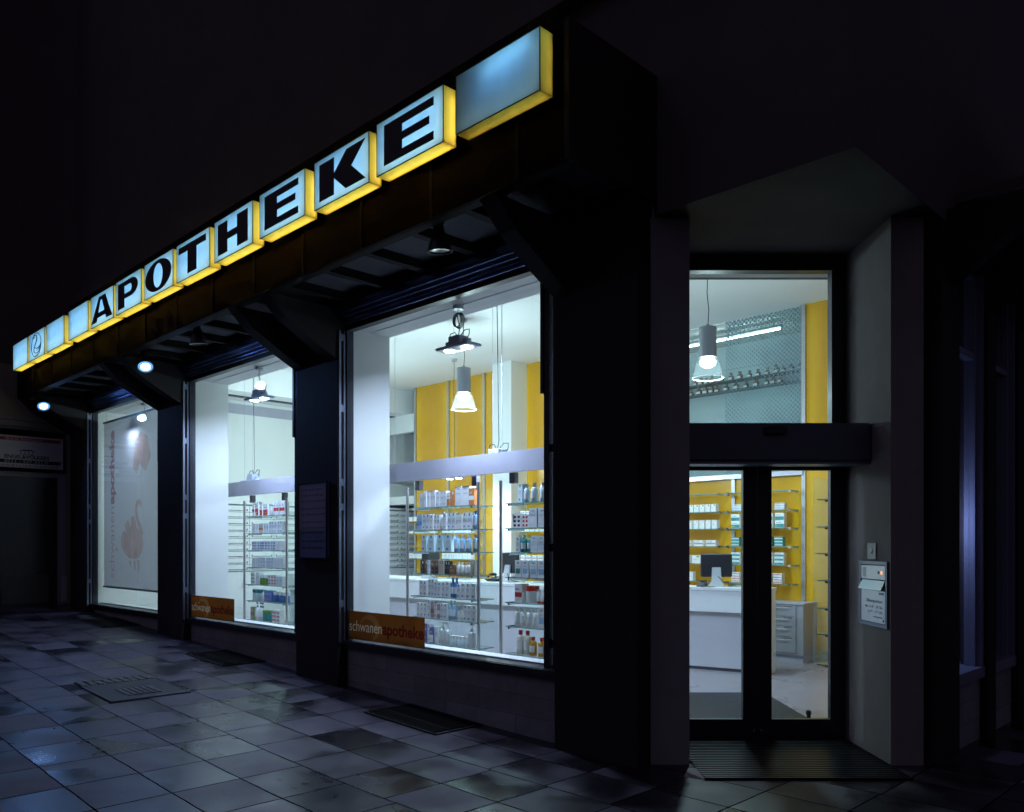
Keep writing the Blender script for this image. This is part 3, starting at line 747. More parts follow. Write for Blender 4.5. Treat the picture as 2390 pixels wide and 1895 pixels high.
# swan print: body, wing feathers, curved neck
sw = []
def sprism(p): sw.append([tuple(q) for q in p])
body = [(1.15, .62), (1.10, .80), (1.22, .98), (1.35, .92), (1.30, 1.10), (1.45, 1.22), (1.60, 1.02), (1.62, 1.26), (1.82, 1.30), (1.92, 1.05), (1.98, 1.0), (2.14, .92), (2.22, .72), (2.20, .52), (2.05, .38), (1.80, .34), (1.52, .36), (1.30, .44)]
c = (1.70, .72)
for i in range(len(body)): sprism([body[i], body[(i + 1) % len(body)], c])
neck = [(2.14, .86), (2.10, 1.02), (2.00, 1.16), (1.90, 1.32), (1.88, 1.46), (1.94, 1.56), (2.04, 1.60), (2.12, 1.55), (2.16, 1.47)]
wds = [.09, .075, .06, .052, .05, .05, .055, .05, .02]
for i in range(len(neck) - 1):
    a, b = Vector(neck[i]), Vector(neck[i + 1]); d = (b - a).normalized(); n = Vector((-d.y, d.x))
    sprism([a + n * wds[i], b + n * wds[i + 1], b - n * wds[i + 1], a - n * wds[i]])
for fx, fz, l in ((1.75, .30, .22), (1.95, .32, .28), (1.5, .3, .12)):
    sprism([(fx, fz), (fx + .06, fz - l), (fx + .11, fz - l * .8), (fx + .12, fz)])
sprism([(.78, .62), (.86, .50), (.98, .52), (.9, .58)])
sprism([(1.60, 1.85), (1.72, 2.3), (2.0, 2.45), (2.3, 2.35), (2.45, 2.0), (2.2, 1.75), (1.95, 1.9), (1.8, 1.72)])
a, wa = flat_text("schwanen", .26, 0); b, wb = flat_text("apotheke", .26, .012)
ta = text_polys(a, lambda u, v: (.46 - v * 1.25, .13 + u * 1.16 / wa)); tb = text_polys(b, lambda u, v: (.46 - v * 1.25, 1.33 + u * 1.20 / wb))
sw = [[((u - 1.66) * .8 + 1.2, (v - .34) * .706 + .45) if max(q[1] for q in pl) < 1.66 else ((u - 1.6) * .8 + 1.25, (v - 1.7) * .88 + 1.74) for u, v in pl] for pl in sw]
for nm, mb in sheet(BWD, BHT, [("swan_print", sw), ("pale_lettering", ta), ("dark_lettering", tb)], lambda x: .006 * math.sin(x * 7.5), 24).items():
    mb.build({"film": "fabric"}.get(nm, nm), {"film": banner_m, "swan_print": acrylic("peach_print", (.49, .38, .40), .01, .4, .3), "pale_lettering": acrylic("rose_print", (.42, .29, .33), .01, .4), "dark_lettering": acrylic("brown_print", (.32, .19, .23), .01, .4)}[nm], ban)

# ------------------------------------------------------------------ neighbour at the far left
nbh = thing("neighbour_building", "dim beige neighbouring building with a dark glazed door beyond the canopy", "building", FA(-12.45, 0, 0), RA)
def npart(name, mb, m): return mb.build(name, m, nbh)
beige = mat("beige_render", (.26, .23, .21), .9, var=.15, vscale=2, bump=.2, bscale=90)
npart("wall", MB().box(-14, 0, -3.2, .3, 3.52, 4.6), beige)
npart("wall", MB().box(-14, 0, -3.2, .3, 4.601, 13), wall_dark)  # beige wall coloured dark up here, night darkness put into the material
npart("wall", MB().box(-14, 0, -3.2, -1.30, -.3, 3.519), beige)
npart("wall", MB().box(-14, 0.0, -.02, .3, -.3, 3.519), beige)
npart("wall", MB().box(-14, -1.2, -1.299, -.021, -.3, 3.518), wall_dark)
npart("cornice", MB().box(.001, .12, -3.2, -.13, 3.66, 3.74).box(.001, .07, -3.2, -.13, 3.56, 3.659), beige)
npart("door_frame", MB().box(-.10, -.02, -1.298, -1.22, .3, 2.8).box(-.10, -.02, -.16, -.022, .3, 2.8).box(-.10, -.02, -1.219, -.161, 2.72, 2.8), mat("pale_door_frame", (.30, .31, .36), .5))
npart("door", MB().box(-.085, -.045, -1.218, -.162, .3, 2.719), mat("dark_door", (.03, .032, .04), .25))
npart("door_panel", MB().box(-.044, -.036, -1.0, -.30, .55, 1.05), dgrey_m)
npart("letter_flap", MB().box(.0005, .02, -.118, -.025, .55, 1.0), lgrey_m)
ns = thing("sign_board", "white estate-agent sign board with red and black bars above the dark door", "sign", FA(-12.40, -1.22, 2.86), RA + R(90))
SWD, SHT = 1.12, .54
MB().box(0, SWD, -.02, .0, 0, SHT).build("panel", signwhite_m, ns)
MB().box(.03, SWD - .04, -.0212, -.0201, .455, .51).build("red_bar", red_m, ns)
MB().box(.03, SWD - .04, -.0212, -.0201, .075, .135).build("black_bar", letter_m, ns)
def on_sign(body, size, width, cx, z, m, bold=0., space=1.0):
    b = text(body, size, bold, .0004, space=space); x0 = min(v[0] for v in b.v); x1 = max(v[0] for v in b.v); sc = width / (x1 - x0)
    b.v = [((v[0] - (x0 + x1) / 2) * sc + cx, v[1] - .022, v[2] + z) for v in b.v]; return b.build("lettering", m, ns)
on_sign("Büro Stuttgart", .06, .56, .52, .465, signwhite_m)
on_sign("ENGEL&VÖLKERS", .085, .68, .56, .155, letter_m, .0025)
on_sign("0711 - 227 247-0", .065, .66, .55, .083, signwhite_m)
on_sign("I M M O B I L I E N M A K L E R", .04, 1.0, .55, .022, letter_m)
em = MB()
for p in ([(.42, .275), (.50, .31), (.63, .31), (.70, .27), (.63, .288), (.5, .288)], [(.46, .235), (.47, .235), (.47, .275), (.46, .275)], [(.52, .235), (.53, .235), (.53, .28), (.52, .28)], [(.58, .235), (.59, .235), (.59, .28), (.58, .28)], [(.64, .235), (.65, .235), (.65, .275), (.64, .275)], [(.45, .225), (.66, .225), (.66, .232), (.45, .232)]):
    em.prism(p, lambda u, v, k: (u, -.0218 if k == 0 else -.0202, v))
em.build("emblem", letter_m, ns)

# ------------------------------------------------------------------ entrance things
ic = thing("letterbox_panel", "stainless steel letterbox and intercom panel with opening hours beside the glass door", "letterbox", (XR - .001, 6.30, .955), R(-90))
IW, IH = .46, .475          # local x runs towards the street, y = into wall
MB().box(0, IW, -.012, 0, 0, .022).box(0, IW, -.012, 0, IH - .022, IH).box(IW - .022, IW, -.012, 0, .022, IH - .022).box(0, .022, -.012, 0, .022, IH - .022).build("frame", alu_m, ic)
MB().box(.022, IW - .022, -.003, -.001, .022, IH - .022).build("recess", black_m, ic)
MB().box(.03, IW - .034, -.010, -.0035, .345, IH - .032).build("intercom_plate", steel_m, ic)
sp_ = MB()
for k in range(12):
    for j in range(5): sp_.box(.06 + j * .012, .066 + j * .012, -.0112, -.0101, .36 + k * .006, .363 + k * .006)
sp_.build("speaker_holes", black_m, ic)
MB().cyl((.325, -.013, .395), (.325, -.0101, .395), .011, n=14).build("call_button", black_m, ic)
MB().cyl((.375, -.014, .395), (.375, -.0101, .395), .013, n=14).build("bell_light", emission("bell_glow", (1.0, .42, .2), 1.4), ic)
fl = MB().prism([(-.004, .335), (-.035, .268), (-.030, .266), (-.004, .30)], lambda u, v, k: (.03 if k == 0 else IW - .05, u, v)); fl.build("mail_flap", mat("flap_steel", (.20, .23, .27), .38, metal=.9), ic)
MB().box(.03, IW - .034, -.010, -.0035, .03, .262).build("letterbox_door", steel_m, ic)
MB().box(IW - .13, IW - .05, -.0112, -.0101, .235, .25).build("name_slot", dgrey_m, ic)
MB().cyl((IW - .055, -.013, .05), (IW - .055, -.0101, .05), .009, n=12).build("lock", black_m, ic)
for body, z, sz, w_ in (("Öffnungszeiten:", .175, .034, .28), ("Mo - Fr 8° - 18° Uhr", .132, .03, .29), ("Sa 9° - 13° Uhr", .097, .03, .25), ("schwanenapotheke", .066, .018, .15)):
    b = text(body, sz, 0, .0004); x1 = max(v[0] for v in b.v); b.v = [(IW - .07 + (v[0] - x1) * w_ / x1, v[1] - .0105, v[2] + z) for v in b.v]; b.build("lettering", dgrey_m, ic)
ks = thing("key_switch", "small pale key switch plate on the wall above the letterbox", "switch", (XR - .001, 6.17, 1.445), R(-90))
MB().bevbox(0, .145, -.008, -.0005, 0, .12, .004).build("plate", lgrey_m, ks)
MB().cyl((.075, -.014, .062), (.075, -.008, .062), .016, n=16).build("lock", chrome_m, ks)
MB().box(.071, .079, -.0155, -.0141, .045, .07).build("keyhole", black_m, ks)

part("threshold", MB().box(XL - .1, XR + .1, 5.79, 6.62, -.25, -.002), mat("dark_stone", (.11, .105, .11), .5, var=.2, vscale=8, bump=.2), FW)
gr = thing("grating_mat", "dark ribbed metal doormat in front of the entrance", "mat", (1.27, 5.44, .004), 0)
g_ = MB(); y = 0.0
while y < 1.10:
    g_.box(0, 1.37, y, y + .017, 0, .016); y += .047
g_.build("ribs", mat("worn_steel_ribs", (.06, .06, .075), .33, metal=.8, var=.3, vscale=20), gr)
MB().box(0, 1.37, 0, 1.11, -.0, .004).build("tray", black_m, gr)
wd = thing("stone_wedge", "small pale concrete wedge beside the doormat", "wedge", (1.12, 5.42, 0))
MB().loft([[(-.06, .02, -.10), (.16, .02, -.10), (.14, .22, -.10), (.06, .22, -.10)], [(.05, .12, .03), (.155, .025, .006), (.135, .21, .03), (.08, .21, .03)]]).build("block", mat("pale_concrete", (.40, .40, .42), .8, var=.2, bump=.3), wd)

# ground grilles and manhole
def grille(s, w, l, d, label):
    root = thing("cellar_grille", label, "grille", FA(s, w, groundA(s, w) + .006), RA, "cellar grilles along the wall")
    root.rotation_euler = (0, math.atan(SL), RA)
    b = MB(); x = 0
    while x < l - .01: b.box(x, x + .008, 0, d, 0, .014); x += .026
    for k in range(4): b.box(0, l, d * k / 3.05, d * k / 3.05 + .008, -.001, .013)
    b.build("bars", mat("rusty_steel_%d" % int(-s * 10), (.018, .015, .015), .7, spec=.1), root)
    MB().box(-.02, l + .02, -.02, d + .02, -.004, .001).build("pit_shade", black_m, root)  # flat black sheet painted in for the shade below the bars
    MB().box(-.03, l + .03, -.03, -.02, -.01, .012).box(-.03, l + .03, d + .02, d + .03, -.01, .012).box(-.03, -.02, -.02, d + .02, -.01, .012).box(l + .02, l + .03, -.02, d + .02, -.01, .012).build("rim", mat("steel_rim", (.05, .05, .055), .5, metal=.5), root)
grille(-2.62, -.52, .92, .46, "dark metal cellar grille in the pavement under the large near window")
grille(-6.35, -.50, .92, .46, "dark metal cellar grille in the pavement under the middle window")
grille(-10.1, -.50, .92, .46, "dark metal cellar grille in the pavement under the far window")
mh = thing("manhole_cover", "square manhole cover with cobbled rim set in the wet slabs", "manhole cover", FA(-5.13, -1.73, groundA(-5.13, -1.73) + .006), RA)
mh.rotation_euler = (0, math.atan(SL), RA)
MB().box(0, .80, -.35, .35, -.01, .004).build("cover", mat("cover_concrete", (.024, .022, .028), .6, spec=.2, var=.2, bump=.2), mh)
cb_ = MB(); random.seed(5)
for i in range(3):
    for j in range(9):
        x, y = -.01 - .085 * i - .085, -.35 + j * .078
        cb_.bevbox(x + .006, x + .078, y + .005, y + .072, -.01, .006 + random.uniform(0, .006), .012)
cb_.build("cobble_rim", mat("basalt_cobbles", (.03, .03, .034), .4, var=.3, vscale=20), mh)
b_ = MB()
for k in range(6): b_.box(.33, .66, -.16 + k * .055, -.13 + k * .055, .004, .012)
b_.box(.32, .67, -.17, .18, .0042, .0055)
b_.build("name_plate", mat("cast_iron", (.05, .048, .048), .4, metal=.6), mh)
MB().box(-.005, .81, .351, .363, -.01, .008).box(-.005, .81, -.363, -.351, -.01, .008).box(.801, .811, -.35, .35, -.01, .008).build("rim", MATS["steel_rim"], mh)
for i, (x, y, l_) in enumerate(((-2.95, 5.9, "between slabs near the manhole"), (-1.35, 5.3, "in the lit slabs before the near window"))):
    b = MB().cyl((0, 0, .005), (.045, .012, .005), .004, n=8); o = b.build("cigarette_butt", mat("cigarette_paper_%d" % i, (.5, .46, .4), .8), loc=(x, y, ground(x, y) + .003))
    tag(o, "discarded cigarette butt lying " + l_, "cigarette butt")

# ------------------------------------------------------------------ lamps inside the shop
def tray_lamp(loc, label, top, rotz=RA, l=.44, w=.18, power=0, spread=150, name="spotlight_tray", coil=False, tilt=0.0, group="hanging spotlight trays"):
    root = thing(name, label, "lamp", loc, rotz, group)
    z = top - loc[2]
    MB().bevbox(-l / 2, l / 2, -w / 2, w / 2, 0, .028, .006).box(-l / 2 - .003, l / 2 + .003, -w / 2 - .003, w / 2 + .003, .010, .014).build("tray", tray_m, root)
    MB().bevbox(-.075, .075, -.06, .06, .028, .115, .005).cyl((-l / 2 + .10, 0, .028), (-l / 2 + .10, 0, .075), .04, n=14).cyl((l / 2 - .10, 0, .028), (l / 2 - .10, 0, .075), .04, n=14).build("ballast", tray_m, root)
    for sx in (-1, 1):
        c = (sx * (l / 2 - .10), 0, 0)
        MB().lathe([(.0, -.006), (.052, -.006), (.056, -.001), (.056, .002), (0, .002)], 24, c, caps=False).build("lamp_face", lampface, root, smooth=True)
        MB().tube([(sx * (l / 2 - .10) + dx, dy, dz) for dx, dy, dz in ((0, 0, .07), (sx * .02, .01, .12), (sx * .01, .02, .165), (-sx * .05, .02, .17), (-sx * .09, .01, .13), (-sx * .09, 0, .11))], .0045, 6).build("cable", cable_m, root)
    MB().cyl((-.12, .05, .028), (-.12, .05, z), .0014, n=4).cyl((.12, -.05, .028), (.12, -.05, z), .0014, n=4).build("wire", lgrey_m, root)
    MB().tube([(0, 0, .11), (.01, .01, min(.2, z * .5)), (-.012, 0, z * .75), (0, 0, z - .02)], .004, 6).build("flex", cable_m, root)
    MB().cyl((0, 0, z - .035), (0, 0, z - .001), .05, n=20).build("ceiling_rose", lgrey_m, root)
    if coil:
        cl = MB()
        for k in range(4): cl.tube([(.055 * math.cos(t) * (1 + .06 * k), .012 * (k - 1.5), z * .66 + .062 * math.sin(t) * (1 + .05 * k)) for t in [2 * math.pi * i / 20 for i in range(20)]], .0045, 6, cyclic=True)
        cl.build("cable_coil", dgrey_m, root)
    if power:
        lamp("spot_light", 'AREA', (0, 0, -.012), power, (.58, .71, 1.0), root, l * .7, (0, tilt, -1), size_y=.09)
    return root
PW = 0.92
tray_lamp(FA(-2.33, .27, 3.36), "double spotlight tray with coiled cable hanging in the large near window", ZC, power=105 * PW, coil=True, tilt=.35)
tray_lamp(FA(-6.07, .27, 3.36), "double spotlight tray hanging in the middle window", ZC, power=105 * PW, tilt=.3)
tray_lamp(FA(-9.78, .30, 3.36), "double spotlight tray hanging behind the banner in the far window", ZC, power=9 * PW)
tray_lamp(FA(-2.42, .86, 2.375), "spotlight tray on long wires just above the grey band in the near window", ZM, power=26 * PW)
tray_lamp(FA(-7.35, .86, 2.43), "spotlight tray on long wires just above the grey band in the middle window", ZM, power=26 * PW)
tray_lamp((-1.02, 14.6, 2.72), "spotlight tray hanging before the yellow wall at the back", ZM, power=60 * PW)
def pendant(x, y, label, power, zb=3.52, down=0.0):
    root = thing("pendant_lamp", label, "lamp", (x, y, zb), 0, "bell pendants above the counters")
    MB().lathe([(0, .63), (.02, .63), (.03, .60), (.10, .595), (.102, .24), (.06, .235), (0, .235)], 28, caps=False).build("housing", mat("pendant_grey_%d" % int(x * 10), (.33, .35, .40), .35, metal=.5), root, smooth=True)
    sh = MB().lathe([(.102, .235), (.125, .19), (.15, .12), (.172, .03), (.182, .0), (.178, .0), (.168, .03), (.146, .12), (.121, .19), (.098, .235)], 32, caps=False)
    sh.build("shade", bell_m, root, smooth=True)
    MB().tube([(.180 * math.cos(2 * math.pi * i / 32), .180 * math.sin(2 * math.pi * i / 32), 0) for i in range(32)], .0055, 6, cyclic=True).build("rim", mat("bell_rim_%d" % int(x * 10), (.9, .93, .95), .3), root)
    MB().lathe([(0, .12), (.05, .125), (.085, .15), (.095, .19), (.07, .228), (0, .228)], 24, caps=False).build("bulb", bulb_m, root, smooth=True)
    MB().tube([(0, 0, .62), (.012, .004, .80), (-.010, 0, 1.0), (0, 0, ZM - zb - .02)], .005, 6).build("flex", cable_m, root)
    MB().cyl((0, 0, ZM - zb - .04), (0, 0, ZM - zb - .001), .05, n=18).build("ceiling_rose", lgrey_m, root)
    lamp("pendant_light", 'POINT', (0, 0, -.26), power * (1 - down), COOL, root, .12)
    if down: lamp("pendant_beam", 'SPOT', (0, 0, -.04), power * down * 1.3, COOL, root, .12, (0, 0, -1), 168, .4)
pendant(-.70, 12.0, "glass bell pendant lamp hanging in the near window's view, before the yellow panels", 150 * PW)
pendant(2.31, 9.75, "glass bell pendant lamp seen through the window above the door", 160 * PW, 3.52, .72)
pendant(-3.3, 14.2, "glass bell pendant lamp farther back, beside the middle window's drawers", 170 * PW)  # extra pendant out of sight, added to light the drawers

# ------------------------------------------------------------------ grey band and showcases
bd = thing("hanging_band", "long horizontal grey metal band hung above the glass showcases", "band", FA(-8.0, .6, 2.223), RA)
MB().box(0, 7.6, 0, .03, 0, .193).build("front_plate", grey_m, bd)
MB().box(0, 7.6, .031, .34, .17, .19).build("top_plate", grey_m, bd)
hb = MB()
for s in (-7.0, -6.15, -5.35, -3.40, -2.52, -2.0, -1.15): hb.box(s + 8.0 - .035, s + 8.0 + .035, .04, .09, -.10, -.001)
hb.build("hanger", mat("hanger_grey", (.16, .16, .2), .5), bd)
hw = MB()
for s in (-7.5, -5.0, -4.0, -2.3, -.9): hw.cyl((s + 8, .2, .19), (s + 8, .2, ZM - 2.224), .002, n=5)
hw.build("wire", lgrey_m, bd)

SHZ = [1.937, 1.706, 1.481, 1.253, 1.021, .801]
ZB = .545
def showcase(s0, s1, frame, rot, label, w0=.6, w1=.85):
    root = thing("glass_showcase", label, "showcase", frame(s0, w0, 0), rot, "glass showcases behind the windows")
    l, d = s1 - s0, w1 - w0
    for z in SHZ + [ZB]:
        sh = MB().box(0, l, 0, d, z - .008, z); o = sh.build("shelf", [shelf_glass, edge_glass], root)
        me = o.data
        for p in me.polygons:
            if abs(p.normal.z) < .5: p.material_index = 1
        br = MB()
        for x in (.05, l - .05):
            br.box(x - .006, x + .006, .01, d * .8, z - .024, z - .009); br.cyl((x, -.004, z - .016), (x, .012, z - .016), .011, n=10)
        br.build("bracket", chrome_m, o)
    for x in (-.055, l + .045):
        MB().cyl((x, .0, .0), (x, .0, 2.15), .0155, n=14).build("pole", steel_m, root, smooth=True)
    MB().box(-.04, l + .03, d + .01, d + .016, ZB, 2.12).build("glass_back", glass("case_back_glass_%d" % len(bpy.data.materials), (.95, 1, .99), .03), root)
    return root
C1 = (-3.46, -2.455); C2 = (-2.05, -1.05); C3 = (-7.05, -6.03); C4 = (.52, 1.52)
showcase(*C1, FA, RA, "glass showcase in the near window beside the big orange sticker")
showcase(*C2, FA, RA, "glass showcase in the near window with red-capped bottles at its foot")
showcase(*C3, FA, RA, "glass showcase in the middle window")
showcase(*C4, FB, RB, "glass showcase just inside the door, against the yellow panel", .89, 1.14)

# ------------------------------------------------------------------ products
PC = {
    "white": (.88, .88, .87), "pale": (.84, .87, .88), "ice": (.68, .82, .87), "blue": (.09, .22, .52), "navy": (.06, .12, .38), "violet": (.16, .16, .46),
    "grey": (.78, .82, .84), "orange": (.62, .24, .07), "brown": (.24, .13, .08), "black": (.03, .03, .035), "beige": (.62, .56, .44), "red": (.55, .04, .03),
    "teal": (.05, .30, .30), "green": (.18, .38, .06), "amber": (.55, .30, .04), "pink": (.50, .30, .32), "sky": (.34, .56, .76), "cream": (.72, .68, .58), "yellow": (.75, .6, .08)}
PM = {k: mat("pack_" + k, v, .4, var=.06, vscale=14) for k, v in PC.items()}
PMB = {k: mat("bottle_" + k, v, .22) for k, v in PC.items()}
ink = mat("pack_ink", (.42, .47, .53), .5)
CACHE = {}
def prod_mesh(kind, c1, c2, w, h, d, style=0):
    key = (kind, c1, c2, round(w, 3), round(h, 3), round(d, 3), style)
    if key in CACHE: return CACHE[key]
    b = MB()
    if kind == "carton":
        b.box(0, w, 0, d, 0, h, 0); e = -.0006
        def r(x0, x1, z0, z1, mi): b.box(x0 * w, x1 * w, e, -.0001, z0 * h, z1 * h, mi)
        if style == 0:      # blue tab and fine print
            r(.36, .62, .82, .97, 1); r(.15, .85, .60, .64, 2); r(.2, .8, .52, .55, 2); r(.2, .7, .45, .47, 2); r(.2, .5, .12, .22, 1)
        elif style == 1:    # lower half coloured
            r(0.02, .98, .04, .52, 1); r(.12, .7, .66, .76, 2); r(.1, .45, .2, .3, 3)
        elif style == 2:    # plain with a corner dot
            r(.55, .85, .74, .92, 1); r(.15, .5, .55, .58, 2); r(.15, .6, .45, .48, 2)
        elif style == 3:    # stripe
            r(0.02, .98, .30, .55, 1); r(.1, .6, .66, .78, 2)
        elif style == 4:    # logo arc and panel
            r(.3, .7, .82, .90, 2); r(.42, .58, .78, .82, 1); r(.15, .85, .22, .52, 1); r(.2, .75, .62, .65, 2)
        elif style == 5:    # spotted
            for i in range(2):
                for j in range(3): r(.12 + .45 * i, .38 + .45 * i, .1 + .3 * j, .26 + .3 * j, 1)
        mats = [PM[c1], PM[c2], ink, PM["yellow"]]
    elif kind == "bottle":
        r = w / 2
        b.lathe([(r * .9, 0), (r, .006), (r, h * .68), (r * .82, h * .75), (r * .40, h * .79), (r * .40, h * .82), (r * .5, h * .82), (r * .5, h), (0, h)], 14, (r, r, 0), mis=[0, 0, 0, 0, 0, 1, 1, 1])
        n = 6
        lb = [(r + r * 1.012 * math.cos(t), r + r * 1.012 * math.sin(t)) for t in [R(-150 + 120 * i / n) for i in range(n + 1)]]
        for i in range(n): b.quad([(*lb[i], h * .2), (*lb[i + 1], h * .2), (*lb[i + 1], h * .55), (*lb[i], h * .55)], 2)
        mats = [PMB[c1], PMB[c2], PM["pale"] if c1 != "pale" else PM["white"]]
    elif kind == "pump":
        r = w / 2
        b.lathe([(r * .9, 0), (r, .006), (r, h * .60), (r * .6, h * .68), (r * .35, h * .70), (r * .42, h * .70), (r * .42, h * .78), (r * .12, h * .78), (r * .12, h * .90), (0, h * .90)], 14, (r, r, 0), mis=[0, 0, 0, 0, 1, 1, 1, 1, 1])
        b.box(r - r * .9, r + r * .35, r - .006, r + .006, h * .90, h * .97, 1)
        b.box(r - r * .7, r + r * .5, r * -.0 + .001, .003, h * .2, h * .5, 2)
        mats = [PMB[c1], PMB[c2], PM["pale"]]
    elif kind == "jar":
        r = w / 2
        b.lathe([(r * .95, 0), (r, .004), (r, h * .66), (r * .9, h * .70), (r * 1.02, h * .70), (r * 1.02, h), (0, h)], 16, (r, r, 0), mis=[0, 0, 0, 0, 1, 1])
        mats = [PMB[c1], PMB[c2]]
    elif kind == "tube":   # standing on its cap
        n = 12; r = w / 2
        def el(rx, ry, z): return [(r + rx * math.cos(2 * math.pi * i / n), r + ry * math.sin(2 * math.pi * i / n), z) for i in range(n)]
        b.loft([el(r * .7, r * .7, 0), el(r * .7, r * .7, h * .16)], 1); b.loft([el(r * .8, r * .8, h * .161), el(r * .95, r * .8, h * .3), el(r, .003, h)], 0)
        mats = [PMB[c1], PMB[c2]]
    elif kind == "apothecary":
        r = w / 2
        b.lathe([(r * .95, 0), (r, .004), (r, h * .55), (r * .45, h * .70), (r * .36, h * .76), (r * .36, h * .84), (r * .6, h * .84), (r * .6, h), (0, h)], 12, (r, r, 0))
        b.box(r * .3, r * 1.7, -.001, r * .4, h * .10, h * .36, 1)
        mats = [PMB[c1], PM["white"]]
    me = bpy.data.meshes.new(kind); me.from_pydata(b.v, [], b.f)
    for m in mats: me.materials.append(m)
    me.polygons.foreach_set("material_index", b.m)
    if kind in ("bottle", "pump", "jar", "tube", "apothecary"):
        me.polygons.foreach_set("use_smooth", [True] * len(me.polygons)); me.set_sharp_from_angle(angle=R(35))
    me.update(); CACHE[key] = me
    return me
NAMES = {"carton": "carton", "bottle": "bottle", "pump": "pump_bottle", "jar": "jar", "tube": "cream_tube", "apothecary": "apothecary_bottle"}
def put(kind, c1, c2, w, h, d, frame, rot, s, wd, z, label, group, style=0):
    o = bpy.data.objects.new(NAMES[kind], prod_mesh(kind, c1, c2, w, h, d, style)); col.objects.link(o)
    o.location = frame(s, wd, z); o.rotation_euler = (0, 0, rot + R(random.uniform(-2.5, 2.5)))
    tag(o, label, NAMES[kind].replace("_", " "), group)
    return o
KW = {"carton": "carton", "bottle": "bottle", "pump": "pump bottle", "jar": "jar", "tube": "tube"}
ORD = ["top shelf", "second shelf", "third shelf", "fourth shelf", "fifth shelf", "sixth shelf", "bottom level"]
def row(case, frame, rot, lvl, items, casename, wbase=.63, start=.10):
    """items: (count, kind, c1, c2, w, h, gap, style[, depth])"""
    z = (SHZ + [ZB])[lvl] + .001; s = case[0] + start
    for it in items:
        n, kind, c1, c2, w, h, gap, st = it[:8]; d = it[8] if len(it) > 8 else min(w, .09)
        sz = "tall " if h > .168 else ("short " if h < .128 else "")
        lab = "%s%s %s with %s %s, %s of %s" % (sz, c1, KW[kind], c2, "print" if kind == "carton" else "top", ORD[lvl], casename)
        for k in range(n):
            if s + w > case[1] - .01: return
            put(kind, c1, c2, w, h, d, frame, rot, s, wbase + random.uniform(-.006, .01), z, lab, lab, st); s += w + gap
G = .006
left = "showcase beside big sticker"
row(C1, FA, RA, 0, [(1, "carton", "grey", "pale", .07, .15, .012, 0), (4, "carton", "white", "pale", .04, .17, G, 0), (3, "carton", "pale", "sky", .055, .155, G, 0), (1, "carton", "grey", "orange", .05, .14, 0.002, 1), (1, "carton", "orange", "grey", .06, .155, .008, 2), (2, "carton", "grey", "pale", .10, .19, .004, 4), (1, "carton", "orange", "pale", .075, .165, G, 3), (2, "carton", "grey", "white", .075, .185, .004, 4)], left)
row(C1, FA, RA, 1, [(1, "carton", "sky", "blue", .085, .16, .004, 3), (2, "carton", "pale", "blue", .065, .16, .003, 0), (3, "carton", "white", "blue", .045, .15, .003, 0), (1, "bottle", "white", "pale", .06, .18, .003, 0), (1, "carton", "white", "blue", .05, .16, .004, 0), (2, "carton", "grey", "blue", .06, .165, .003, 0), (2, "carton", "white", "pale", .05, .14, .003, 0), (2, "carton", "pale", "blue", .065, .16, .003, 0), (3, "bottle", "sky", "blue", .055, .175, .004, 0)], left, start=.06)
row(C1, FA, RA, 2, [(4, "carton", "ice", "navy", .085, .17, .042, 0, .085), (4, "bottle", "sky", "pale", .062, .17, .028, 0)], left, start=.13)
row(C1, FA, RA, 3, [(1, "carton", "black", "white", .055, .14, .002, 2), (1, "carton", "brown", "white", .045, .138, .002, 2), (2, "carton", "pale", "blue", .03, .14, .002, 0), (2, "carton", "brown", "black", .055, .14, .002, 1), (2, "carton", "beige", "brown", .04, .145, .004, 2), (2, "carton", "black", "white", .04, .135, .004, 2), (1, "carton", "brown", "orange", .075, .10, .004, 3), (4, "bottle", "cream", "white", .05, .125, .006, 0), (3, "carton", "beige", "pale", .06, .15, .002, 2), (1, "carton", "cream", "pale", .05, .15, .003, 2)], left, start=.13)
row(C1, FA, RA, 4, [(2, "carton", "white", "navy", .055, .155, .010, 0), (2, "carton", "white", "blue", .048, .175, .006, 0), (3, "carton", "pale", "navy", .05, .15, .005, 0), (1, "carton", "white", "navy", .06, .155, .008, 0), (2, "bottle", "blue", "sky", .052, .20, .003, 0), (1, "carton", "pale", "navy", .055, .14, .012, 0), (4, "carton", "white", "navy", .058, .15, .012, 0)], left, start=.11)
row(C1, FA, RA, 5, [(3, "carton", "white", "navy", .05, .145, .006, 0), (1, "carton", "pale", "navy", .05, .18, .006, 0), (1, "carton", "pink", "brown", .05, .17, .006, 3), (1, "carton", "white", "navy", .04, .15, .004, 0), (1, "carton", "pink", "white", .045, .15, .006, 3), (2, "carton", "pale", "navy", .05, .155, .005, 0), (2, "bottle", "sky", "pale", .055, .19, .006, 0), (2, "tube", "white", "pale", .055, .14, .006, 0), (4, "carton", "white", "navy", .058, .155, .006, 0)], left, start=.06)
row(C1, FA, RA, 6, [(2, "carton", "violet", "navy", .055, .19, .006, 1), (1, "carton", "white", "navy", .04, .19, .004, 0), (1, "carton", "violet", "white", .06, .16, .008, 1), (1, "carton", "pale", "white", .06, .17, .006, 0), (2, "pump", "pale", "white", .072, .23, .008, 0), (5, "jar", "ice", "pale", .05, .10, .004, 0), (2, "pump", "pale", "white", .075, .235, .008, 0), (1, "carton", "white", "navy", .06, .19, .01, 0)], left, start=.11)
right = "showcase with red-capped bottles"
row(C2, FA, RA, 0, [(1, "carton", "ice", "teal", .06, .17, .006, 0), (1, "bottle", "ice", "white", .06, .165, .03, 0), (6, "bottle", "ice", "white", .068, .175, .035, 0)], right, start=.13)
row(C2, FA, RA, 1, [(1, "carton", "white", "black", .11, .13, .004, 5), (1, "carton", "white", "red", .09, .125, .006, 5), (5, "carton", "grey", "pale", .10, .175, .006, 4)], right, start=.07)
